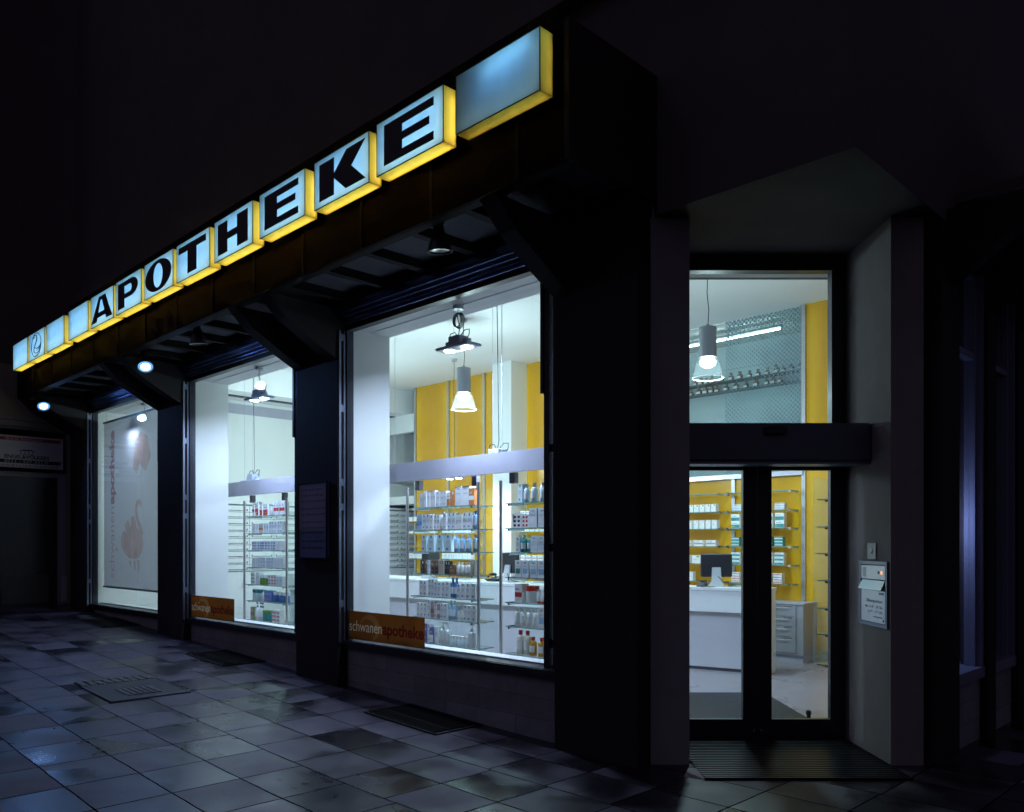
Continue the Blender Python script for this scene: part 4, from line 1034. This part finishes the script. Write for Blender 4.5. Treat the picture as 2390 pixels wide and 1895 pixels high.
row(C2, FA, RA, 2, [(1, "carton", "grey", "teal", .05, .14, .002, 0), (2, "bottle", "teal", "ice", .065, .16, .003, 0), (4, "carton", "pale", "ice", .085, .15, .004, 4), (3, "jar", "white", "grey", .06, .13, .004, 0)], right, start=.11)
row(C2, FA, RA, 3, [(1, "carton", "white", "teal", .075, .155, .012, 4), (4, "carton", "pale", "sky", .085, .155, .016, 4), (4, "carton", "white", "ice", .075, .15, .01, 4)], right, start=.10)
row(C2, FA, RA, 4, [(1, "carton", "white", "red", .09, .17, .02, 3), (1, "jar", "white", "red", .12, .155, .02, 0), (6, "tube", "white", "red", .055, .125, .006, 0), (2, "carton", "white", "ice", .075, .15, .01, 4)], right, start=.10)
row(C2, FA, RA, 5, [(4, "bottle", "white", "pale", .062, .17, .018, 0), (2, "carton", "white", "sky", .075, .19, .015, 4), (5, "carton", "pale", "sky", .075, .17, .012, 4)], right, start=.07)
row(C2, FA, RA, 6, [(2, "bottle", "cream", "red", .075, .22, .01, 0), (2, "bottle", "amber", "red", .07, .17, .03, 0), (1, "bottle", "white", "red", .085, .20, .012, 0), (4, "bottle", "amber", "red", .07, .17, .02, 0)], right, start=.10)
mid = "middle-window showcase"
row(C3, FA, RA, 0, [(2, "carton", "white", "red", .05, .17, .012, 3), (1, "carton", "pale", "red", .055, .19, .03, 1), (3, "carton", "grey", "red", .07, .15, .006, 1), (2, "jar", "white", "grey", .07, .12, .004, 0), (4, "carton", "grey", "red", .065, .17, .006, 3)], mid, start=.10)
row(C3, FA, RA, 1, [(3, "carton", "pale", "white", .055, .13, .008, 2), (2, "carton", "cream", "orange", .06, .13, .006, 3), (2, "carton", "grey", "pale", .06, .13, .004, 0), (5, "carton", "pale", "navy", .07, .15, .003, 0)], mid, start=.09)
row(C3, FA, RA, 2, [(9, "carton", "grey", "navy", .066, .12, .003, 5), (3, "carton", "white", "pale", .06, .12, .004, 2)], mid, start=.10)
row(C3, FA, RA, 3, [(3, "carton", "grey", "beige", .055, .125, .004, 2), (6, "carton", "grey", "navy", .065, .13, .003, 0), (4, "carton", "white", "grey", .06, .125, .003, 5)], mid, start=.09)
row(C3, FA, RA, 4, [(2, "carton", "white", "green", .06, .16, .005, 5), (2, "carton", "pale", "grey", .05, .16, .005, 0), (3, "jar", "green", "white", .075, .13, .006, 0), (3, "carton", "white", "red", .065, .14, .005, 5), (2, "carton", "grey", "pale", .06, .12, .004, 0)], mid, start=.06)
row(C3, FA, RA, 5, [(3, "jar", "ice", "teal", .09, .15, .004, 0), (1, "bottle", "white", "grey", .06, .16, .02, 0), (3, "carton", "blue", "violet", .07, .15, .004, 1), (3, "jar", "blue", "white", .10, .14, .006, 0)], mid, start=.06)
row(C3, FA, RA, 6, [(1, "carton", "pink", "brown", .05, .17, .006, 3), (1, "carton", "green", "brown", .05, .17, .006, 3), (3, "pump", "white", "blue", .062, .24, .006, 0), (3, "jar", "teal", "green", .075, .14, .006, 0), (3, "carton", "white", "red", .07, .16, .005, 5)], mid, start=.06)
dor = "showcase inside the door"
row(C4, FB, RB, 0, [(2, "tube", "white", "pale", .09, .22, .03, 0)], dor, .93, .02)
row(C4, FB, RB, 3, [(2, "pump", "white", "grey", .07, .2, .02, 0)], dor, .93, .02)
row(C4, FB, RB, 4, [(2, "bottle", "grey", "pale", .085, .16, .03, 0), (1, "bottle", "teal", "white", .08, .2, .03, 0)], dor, .93, .02)
row(C4, FB, RB, 5, [(2, "carton", "white", "red", .08, .07, .02, 3)], dor, .93, .03)
row(C4, FB, RB, 6, [(2, "carton", "white", "red", .11, .24, .02, 1), (1, "carton", "pink", "white", .1, .22, .02, 3)], dor, .93, .02)

# ------------------------------------------------------------------ yellow back wall with shelves
POSTS = [-10.19, -9.14, -8.09, -7.03, -5.97, -4.91, -3.85, -2.79, -1.725]
yw = thing("yellow_panel_wall", "wall of glowing yellow glass panels with metal posts at the back of the shop", "panel wall", FA(-10.19, WB, 0), RA)
X0 = -10.19
bays = [(-10.19, -9.14, 0, ZM - .01), (-9.14, -8.09, 0, ZM - .01), (-8.09, -7.47, 0, ZM - .01), (-6.98, -5.97, 0, ZM - .01), (-5.97, -4.91, 0, ZM - .01), (-4.91, -3.85, .0, 2.50), (-3.85, -2.79, 0, 2.50), (-2.79, -1.725, 0, 2.50), (-1.70, -.2, 0, ZM - .01), (-.2, 1.4, 0, ZM - .01)]
for a, b, z0, z1 in bays:
    xa, xb, za, zb_ = a - X0 + .004, b - X0 - .004, z0 + .12, z1     # folded sheet, open to the lamps behind
    MB().quad([(xa, 0, za), (xb, 0, za), (xb, 0, zb_), (xa, 0, zb_)]).quad([(xa, 0, za), (xa, 0, zb_), (xa, .02, zb_), (xa, .02, za)]).quad([(xb, 0, za), (xb, 0, zb_), (xb, .02, zb_), (xb, .02, za)]).build("panel", panel_yellow, yw)
    tb = MB()
    tb.cyl((a - X0 + .075, .085, z0 + .2), (a - X0 + .075, .085, z1 - .06), .008, n=8); tb.cyl((b - X0 - .075, .085, z0 + .2), (b - X0 - .075, .085, z1 - .06), .008, n=8)
    tb.build("tube", tube_green, yw)
for p in POSTS:
    top = 2.50 if -4.5 < p < -2 else ZM - .01
    if p == -7.03: continue
    pb = MB().box(p - X0 - .026, p - X0 + .026, -.035, .15, 0, top)
    pb.build("post", steel_m, yw)
    hl = MB()
    for k in range(12): hl.cyl((p - X0, -.0365, .3 + k * .25), (p - X0, -.0345, .3 + k * .25), .005, n=8)
    hl.build("screw", dgrey_m, yw)
MB().box(-4.91 - X0, -1.725 - X0, -.06, .14, 2.505, 2.57).build("top_rail", steel_m, yw)
dg = thing("dotted_glass_screen", "tall glass screen printed with dots, above the yellow shelves", "glass screen", FA(-4.9, WB + .05, 2.575), RA)
for x0, x1 in ((0, .95), (.96, 1.93), (1.94, 3.12)): MB().box(x0, x1, 0, .004, 0, ZM - 2.58).build("pane", dots_m if x0 > 1.5 else shelf_glass, dg)
MB().box(3.125, 3.19, -.06, .14, 0, ZM - 2.58).build("post", mat("greenish_post", (.30, .34, .32), .5), dg)
WSH = [2.29, 2.03, 1.785, 1.533, 1.278, 1.023]
def wall_shelves(a, b, label):
    root = thing("wall_shelf_unit", label, "shelves", FA(a + .05, WB - .30, 0), RA, "glass shelves on the yellow wall")
    l = b - a - .10
    for z in WSH:
        o = MB().box(0, l, 0, .25, z - .008, z).build("shelf", [shelf_glass, edge_glass], root)
        for p in o.data.polygons:
            if abs(p.normal.z) < .5: p.material_index = 1
        MB().box(.01, .03, .02, .264, z - .03, z - .009).box(l - .03, l - .01, .02, .264, z - .03, z - .009).box(l - .04, l, -.004, .02, z - .022, z + .006).box(0, .04, -.004, .02, z - .022, z + .006).build("bracket", chrome_m, o)
SBAY = [(-10.19, -9.14, "glass shelves on the yellow panel nearest the gallery rail"), (-9.14, -8.09, "glass shelves on the yellow panel behind the near window pendant"), (-6.98, -5.97, "glass shelves on the yellow panel right of the white pier"), (-3.85, -2.79, "glass shelves behind the monitor facing the door"), (-2.79, -1.725, "glass shelves above the grey drawer cabinet")]
for a, b, lab in SBAY: wall_shelves(a, b, lab)
WOFF = WB - .26
def wrow(a, lvl, n, c1, c2, w, h, gap, style, stack, place, start=.1, d=.08):
    lab = "%s carton with %s print, %s of %s" % (c1, c2, ORD[lvl] if lvl < 5 else "lowest shelf", place)
    if c1 == c2: lab = "plain %s carton, %s of %s" % (c1, ORD[lvl] if lvl < 5 else "lowest shelf", place)
    for k in range(n):
        for j in range(stack):
            put("carton", c1, c2, w, h, d, FA, RA, a + start + k * (w + gap) + random.uniform(-.003, .003), WOFF, WSH[lvl] + .001 + j * (h + .001), lab, lab, style)
pl = "yellow shelves behind the door-side monitor"; a = -3.85
wrow(a, 1, 8, "white", "green", .075, .11, .022, 2, 1, pl, .16); wrow(a, 2, 8, "white", "cream", .075, .125, .03, 2, 1, pl, .12)
wrow(a, 3, 4, "white", "pink", .16, .085, .05, 3, 1, pl, .12); wrow(a, 4, 4, "white", "green", .14, .12, .055, 2, 1, pl, .12); wrow(a, 5, 5, "white", "ice", .07, .13, .02, 2, 1, pl, .1)
pl = "yellow shelves above the drawer cabinet"; a = -2.79
wrow(a, 1, 4, "white", "blue", .14, .022, .075, 3, 4, pl, .12); wrow(a, 2, 5, "white", "teal", .13, .10, .038, 1, 2, pl, .1)
wrow(a, 3, 5, "teal", "white", .125, .042, .04, 3, 3, pl, .1); wrow(a, 4, 5, "white", "teal", .13, .055, .036, 1, 3, pl, .1); wrow(a, 5, 5, "white", "red", .125, .034, .036, 3, 4, pl, .1)
pl = "yellow shelves nearest the gallery rail"; a = -10.19
wrow(a, 1, 6, "white", "cream", .09, .09, .06, 2, 1, pl); wrow(a, 2, 5, "white", "white", .13, .05, .04, 3, 1, pl); wrow(a, 4, 8, "white", "ice", .08, .10, .02, 0, 1, pl)
pl = "yellow shelves beside the pendant lamp"; a = -9.14
wrow(a, 1, 8, "white", "cream", .08, .10, .03, 2, 1, pl); wrow(a, 2, 6, "white", "white", .13, .05, .02, 3, 1, pl); wrow(a, 3, 4, "white", "pink", .12, .05, .08, 3, 2, pl); wrow(a, 4, 11, "white", "grey", .06, .11, .02, 0, 1, pl); wrow(a, 5, 4, "white", "ice", .14, .06, .06, 3, 2, pl)
pl = "yellow shelves beside the white pier"; a = -6.98
wrow(a, 1, 6, "white", "black", .1, .12, .03, 5, 1, pl); wrow(a, 2, 7, "white", "teal", .085, .06, .03, 5, 1, pl); wrow(a, 4, 6, "white", "pink", .105, .09, .035, 3, 1, pl); wrow(a, 5, 6, "white", "ice", .1, .12, .03, 0, 1, pl)

# gallery shelves with apothecary bottles
for z, lab, nn in ((4.22, "upper", 24), (4.06, "lower", 18)):
    gsh = thing("bottle_shelf", "%s shelf of brown apothecary bottles behind the dotted glass" % lab, "shelf", FA(-5.0, 7.18, z), RA, "bottle shelves in the gallery")
    MB().box(0, 4.0, 0, .2, -.012, 0).build("board", mat("dark_shelf_%s" % lab, (.10, .13, .15), .5), gsh)
    if lab == "upper": MB().box(0, 4.0, .01, .014, .17, .173).build("rail", dgrey_m, gsh)
    l2 = "brown apothecary bottle with white label on the %s shelf behind dotted glass" % lab
    s = -4.7
    for k in range(nn):
        hh = random.choice((.11, .125, .14)); ww = hh * random.uniform(.62, .75)
        if lab == "lower" and s > -2.6: break
        put("apothecary", "brown" if random.random() < .8 else "black", "white", ww, hh, ww, FA, RA, s, 7.20, z + .001, l2, l2)
        s += ww + random.uniform(.01, .10)
gt = thing("gallery_tube_light", "long fluorescent tube glowing behind the dotted glass", "lamp", FA(-4.6, 6.5, 4.70), RA)
MB().cyl((0, 0, 0), (2.28, 0, 0), .012, n=12).build("tube", tube_far, gt)
MB().box(-.02, 2.3, -.025, .025, .028, .06).cyl((.3, 0, .06), (.3, 0, .128), .006, n=6).cyl((2.0, 0, .06), (2.0, 0, .128), .006, n=6).box(-.02, 0, -.012, .012, -.02, .03).box(2.28, 2.3, -.012, .012, -.02, .03).build("batten", lgrey_m, gt)

# ------------------------------------------------------------------ counters, monitors, cabinets
def counter(p0, p1, label, depth=.75, gap=.0):
    p0, p1 = Vector(p0), Vector(p1); d = p1 - p0; l = d.length; ang = math.atan2(d.y, d.x)
    root = thing("service_counter", label, "counter", (p0.x, p0.y, 0), ang, "white service counters")
    MB().bevbox(0, l, 0, depth, .99, 1.03, .004).build("top", white2_m, root)
    MB().box(.01, l - .01, .012, .03, .73, .989).build("upper_front", white2_m, root)
    MB().box(.06, l - .06, .10, .13, .04, .729).build("lower_front", mat("counter_front_grey_%d" % int(p0.x * 10), (.58, .58, .62), .4), root)
    MB().box(.01, .05, .031, depth - .02, 0, .988).box(l - .05, l - .01, .031, depth - .02, 0, .988).build("end_panel", white2_m, root)
    MB().box(.0605, l - .0605, .12, .16, .0, .039).build("plinth", dgrey_m, root)
    sl = MB(); x = .5
    while x < l - .4: sl.box(x, x + .12, .009, .0119, .76, .78); x += 1.05
    sl.build("card_slot", lgrey_m, root)
    return root, ang
def Apt(s, w): p = FA(s, w); return (p.x, p.y)
c1, _ = counter(Apt(-10.3, 3.08), Apt(-3.5, 3.08), "long white service counter parallel to the windows")
c2, a2 = counter((.75, 11.16), (3.02, 9.774), "white service counter facing the door", .45)
def monitor(x, y, rot, label):
    root = thing("monitor", label, "monitor", (x, y, 1.031), rot, "monitors on the counters")
    MB().bevbox(-.19, .19, .0, .045, .12, .41, .012).build("housing", mat("monitor_shell_%d" % int(abs(x) * 100), (.025, .024, .03), .35), root)
    MB().box(-.175, .175, .0455, .047, .135, .395).build("screen", black_m, root)
    MB().loft([[(-.10, -.10, 0), (.10, -.10, 0), (.10, .10, 0), (-.10, .10, 0)], [(-.095, -.095, .012), (.095, -.095, .012), (.095, .095, .012), (-.095, .095, .012)], [(-.06, -.06, .07), (.06, -.06, .07), (.06, -.03, .07), (-.06, -.03, .07)], [(-.052, -.03, .24), (.052, -.03, .24), (.052, -.002, .24), (-.052, -.002, .24)]]).build("stand", lgrey_m, root, smooth=True)
    MB().tube([(.02, -.05, .13), (.09, -.07, .06), (.16, -.04, .015), (.24, .03, .01), (.22, .12, .008)], .004, 6).build("cable", cable_m, root)
monitor(*Apt(-6.57, 3.40), RA + R(4), "computer monitor seen from behind, on the long counter before yellow shelves")
monitor(*Apt(-4.82, 3.40), RA - R(8), "computer monitor seen from behind, on the counter before the white pier")
monitor(2.545, 10.30, a2 + R(20), "computer monitor seen from behind on the counter facing the door")
def keyboard(x, y, rot, label):
    root = thing("keyboard", label, "keyboard", (x, y, 1.031), rot, "keyboards")
    MB().bevbox(0, .44, 0, .15, 0, .018, .005).build("body", lgrey_m, root)
    kk = MB()
    for i in range(14):
        for j in range(4): kk.box(.014 + i * .029, .038 + i * .029, .016 + j * .03, .04 + j * .03, .0185, .024)
    kk.build("keys", dgrey_m, root)
keyboard(*Apt(-6.3, 3.5), RA, "grey keyboard beside the monitor before the yellow shelves")
keyboard(*Apt(-4.5, 3.55), RA, "grey keyboard beside the monitor before the white pier")
keyboard(2.70, 10.35, a2, "grey keyboard beside the monitor on the counter facing the door")
ph = thing("telephone", "black desk telephone with coiled cord beside the monitor before the pier", "telephone", (*Apt(-5.22, 3.34), 1.031), RA)
MB().loft([[(0, 0, 0), (.20, 0, 0), (.20, .18, 0), (0, .18, 0)], [(.01, .01, .03), (.19, .01, .03), (.19, .17, .07), (.01, .17, .07)]]).build("base", black_m, ph)
MB().tube([(.02, .0, .06), (.03, .04, .09), (.03, .12, .10), (.02, .17, .09)], .02, 8).build("handset", black_m, ph, smooth=True)
MB().tube([(.0 - .006 * i + .012 * math.cos(i * 1.6), .02 + .004 * i, .02 + .012 * math.sin(i * 1.6)) for i in range(26)], .003, 5).build("cord", black_m, ph)
ph2 = thing("card_reader", "dark card reader with cables beside the monitor facing the door", "card reader", (2.29, 10.28, 1.031), a2)
MB().loft([[(0, 0, 0), (.09, 0, 0), (.09, .17, 0), (0, .17, 0)], [(.006, .006, .03), (.084, .006, .03), (.084, .165, .075), (.006, .165, .075)]]).build("body", dgrey_m, ph2)
MB().box(.02, .07, .10, .15, .066, .07).build("screen", black_m, ph2)
MB().tube([(.05, .0, .015), (.09, -.05, .01), (.17, -.06, .008), (.25, -.03, .008)], .005, 6).build("cable", cable_m, ph2)

dc = thing("drawer_cabinet", "low grey metal drawer cabinet under the yellow shelves", "cabinet", FA(-6.9, WB - .46, 0), RA)
L_ = 5.38
MB().box(0, L_, 0, .40, .10, .765).build("body", mat("cabinet_grey", (.40, .40, .44), .4, metal=.3, var=.08), dc)
MB().box(-.01, L_ + .01, -.015, .41, .7655, .785).build("top", grey_m, dc)
MB().box(.02, L_ - .02, .03, .38, 0, .099).build("plinth", grey_m, dc)
x = L_ - .60
while x > 0:
    for z0, z1 in ((.61, .75), (.48, .60), (.34, .47), (.13, .33)):
        o = MB().box(x, x + .50, -.012, -.001, z0, z1).build("drawer", MATS["cabinet_grey"], dc)
        MB().cyl((x + .10, -.034, z1 - .035), (x + .40, -.034, z1 - .035), .0055, n=8).cyl((x + .12, -.034, z1 - .035), (x + .12, -.012, z1 - .035), .004, n=6).cyl((x + .38, -.034, z1 - .035), (x + .38, -.012, z1 - .035), .004, n=6).box(x + .33, x + .45, -.0135, -.0121, z1 - .02, z1 - .008).build("handle", chrome_m, o)
    x -= .51
# apothecary drawers on the end wall
ad = thing("drawer_wall", "tall wall of white pull-out apothecary drawers on the end wall of the shop", "drawer wall", FA(-11.595, 1.8, 0), RA)
AL = 6.6
MB().box(0, .34, 0, AL, 1.04, 2.32).build("body", mat("drawer_gap_shade", (.16, .18, .2), .6), ad)  # dark body colour puts shade into the gaps between drawers
hd_ = MB(); nd = 0
for k in range(13):
    y0 = .01 + k * .507
    for j in range(10):
        z0 = 1.06 + j * .124
        if nd < 96:
            o = MB().box(.3405, .352, y0, y0 + .498, z0, z0 + .115).build("drawer", white2_m, ad); nd += 1
            MB().box(.3525, .362, y0 + .04, y0 + .46, z0 + .022, z0 + .03).box(.3525, .362, y0 + .04, y0 + .055, z0 + .0305, z0 + .055).box(.3525, .362, y0 + .445, y0 + .46, z0 + .0305, z0 + .055).build("handle", dgrey_m, o)
        else:
            hd_.box(.3405, .352, y0, y0 + .497, z0, z0 + .118, 0); hd_.box(.3525, .362, y0 + .04, y0 + .46, z0 + .022, z0 + .03, 1)
o = hd_.build("drawer_stack", [white2_m, dgrey_m], ad); o["kind"] = "stuff"
MB().box(.0, .36, 0, AL, 2.3205, 2.36).build("cap", white2_m, ad)
MB().box(0, .345, 0, AL, .0, 1.039).build("lower_cupboard", white2_m, ad)
kn = MB().cyl((.3455, .9, .80), (.38, .9, .80), .012, n=12).cyl((.38, .9, .80), (.40, .9, .80), .028, n=16); kn.build("knob", chrome_m, ad)
# mats, door stop
im = thing("inner_doormat", "dark ribbed entrance mat inside the glass door", "mat", (1.0, 6.78, .001))
b_ = MB().box(0, 1.63, 0, 1.86, 0, .006); y = .0
while y < 1.84: b_.box(.0, 1.63, y, y + .018, .006, .012); y += .03
b_.build("ribs", mat("mat_ribs", (.05, .047, .058), .5, var=.3, vscale=40), im)
ds = thing("door_stop", "small black door stop on the floor behind the glass door", "door stop", (2.63, 7.33, 0))
MB().lathe([(.018, 0), (.018, .045), (.024, .05), (.024, .075), (.016, .085), (0, .085)], 16).build("post", black_m, ds, smooth=True)
MB().cyl((0, 0, 0), (0, 0, .012), .026, n=16).build("base", chrome_m, ds)
cam_s = thing("security_camera", "small dark security camera on the grey band of the end wall", "camera", FA(-11.58, 4.4, 4.15), RA)
MB().cyl((0, 0, 0), (.12, 0, -.03), .035, .035, 12).build("body", dgrey_m, cam_s); MB().cyl((.12, 0, -.03), (.13, 0, -.0325), .025, n=12).build("lens", black_m, cam_s)

# side shop lamp behind the right facade
sl_ = thing("side_window_lamp", "small bluish lamp glowing low inside the side-street window", "lamp", FB(.86, .40, 1.78), RB)
MB().lathe([(0, 0), (.035, .01), (.05, .05), (.03, .1), (0, .11)], 16).build("bulb", emission("dim_blue_bulb", (.5, .65, 1.0), 3), sl_, smooth=True)
MB().cyl((0, 0, .11), (0, 0, 1.99), .004, n=6).build("flex", cable_m, sl_)
lamp("side_light", 'POINT', (0, 0, -.06), 11, (.44, .51, 1.0), sl_, .05)
bl = thing("louvre_blind", "pale horizontal louvre blind in the side-street window", "blind", FB(1.9, .57, 1.7), RB)
b_ = MB()
for k in range(8): b_.box(0, .9, 0, .02, k * .11, k * .11 + .095)
b_.build("slats", white_m, bl); MB().box(-.01, .91, -.01, .03, .88, .92).build("rail", lgrey_m, bl)

# ------------------------------------------------------------------ camera, sky, street fill
cam = bpy.data.cameras.new("camera"); co = bpy.data.objects.new("camera", cam); col.objects.link(co)
co.location = (0, 0, 1.55); co.rotation_euler = (R(90), 0, 0)
cam.sensor_width = 36; cam.lens = 36 * 1740 / 2155; cam.shift_y = 0.1357; cam.clip_end = 500; cam.clip_start = .05
scene.camera = co
N = world.node_tree.nodes; L = world.node_tree.links
bg = N["Background"]
sky = N.new("ShaderNodeTexSky"); sky.sky_type = 'NISHITA'; sky.sun_disc = False
sky.sun_elevation = R(-4); sky.sun_rotation = R(-120); sky.altitude = 250
glow = N.new("ShaderNodeMix"); glow.data_type = 'RGBA'; glow.blend_type = 'ADD'; glow.inputs[0].default_value = 1.0
glow.inputs[7].default_value = (0.52, 0.44, 0.74, 1)          # overcast city night sky
L.new(sky.outputs[0], glow.inputs[6]); L.new(glow.outputs[2], bg.inputs["Color"]); bg.inputs["Strength"].default_value = 0.07
sun = bpy.data.lights.new("street_fill", 'SUN'); sun.energy = 0.03; sun.angle = R(10); sun.color = (.62, .62, .95)  # dim sun added in place of street-lamp light from the left
so = bpy.data.objects.new("street_fill", sun); col.objects.link(so)
so.rotation_euler = Vector((.80, .42, -.55)).to_track_quat('-Z', 'Y').to_euler()

scene.view_settings.view_transform = 'Standard'; scene.view_settings.look = 'None'
scene.view_settings.exposure = 0.0; scene.view_settings.gamma = 1
scene.render.engine = 'CYCLES'
cy = scene.cycles
cy.use_denoising = True
try: cy.denoiser = 'OPENIMAGEDENOISE'
except Exception: pass
cy.max_bounces = 9; cy.diffuse_bounces = 5; cy.glossy_bounces = 4; cy.transmission_bounces = 6; cy.transparent_max_bounces = 24
cy.sample_clamp_indirect = 3.0; cy.sample_clamp_direct = 0; cy.caustics_reflective = False; cy.caustics_refractive = False
cy.use_light_tree = True
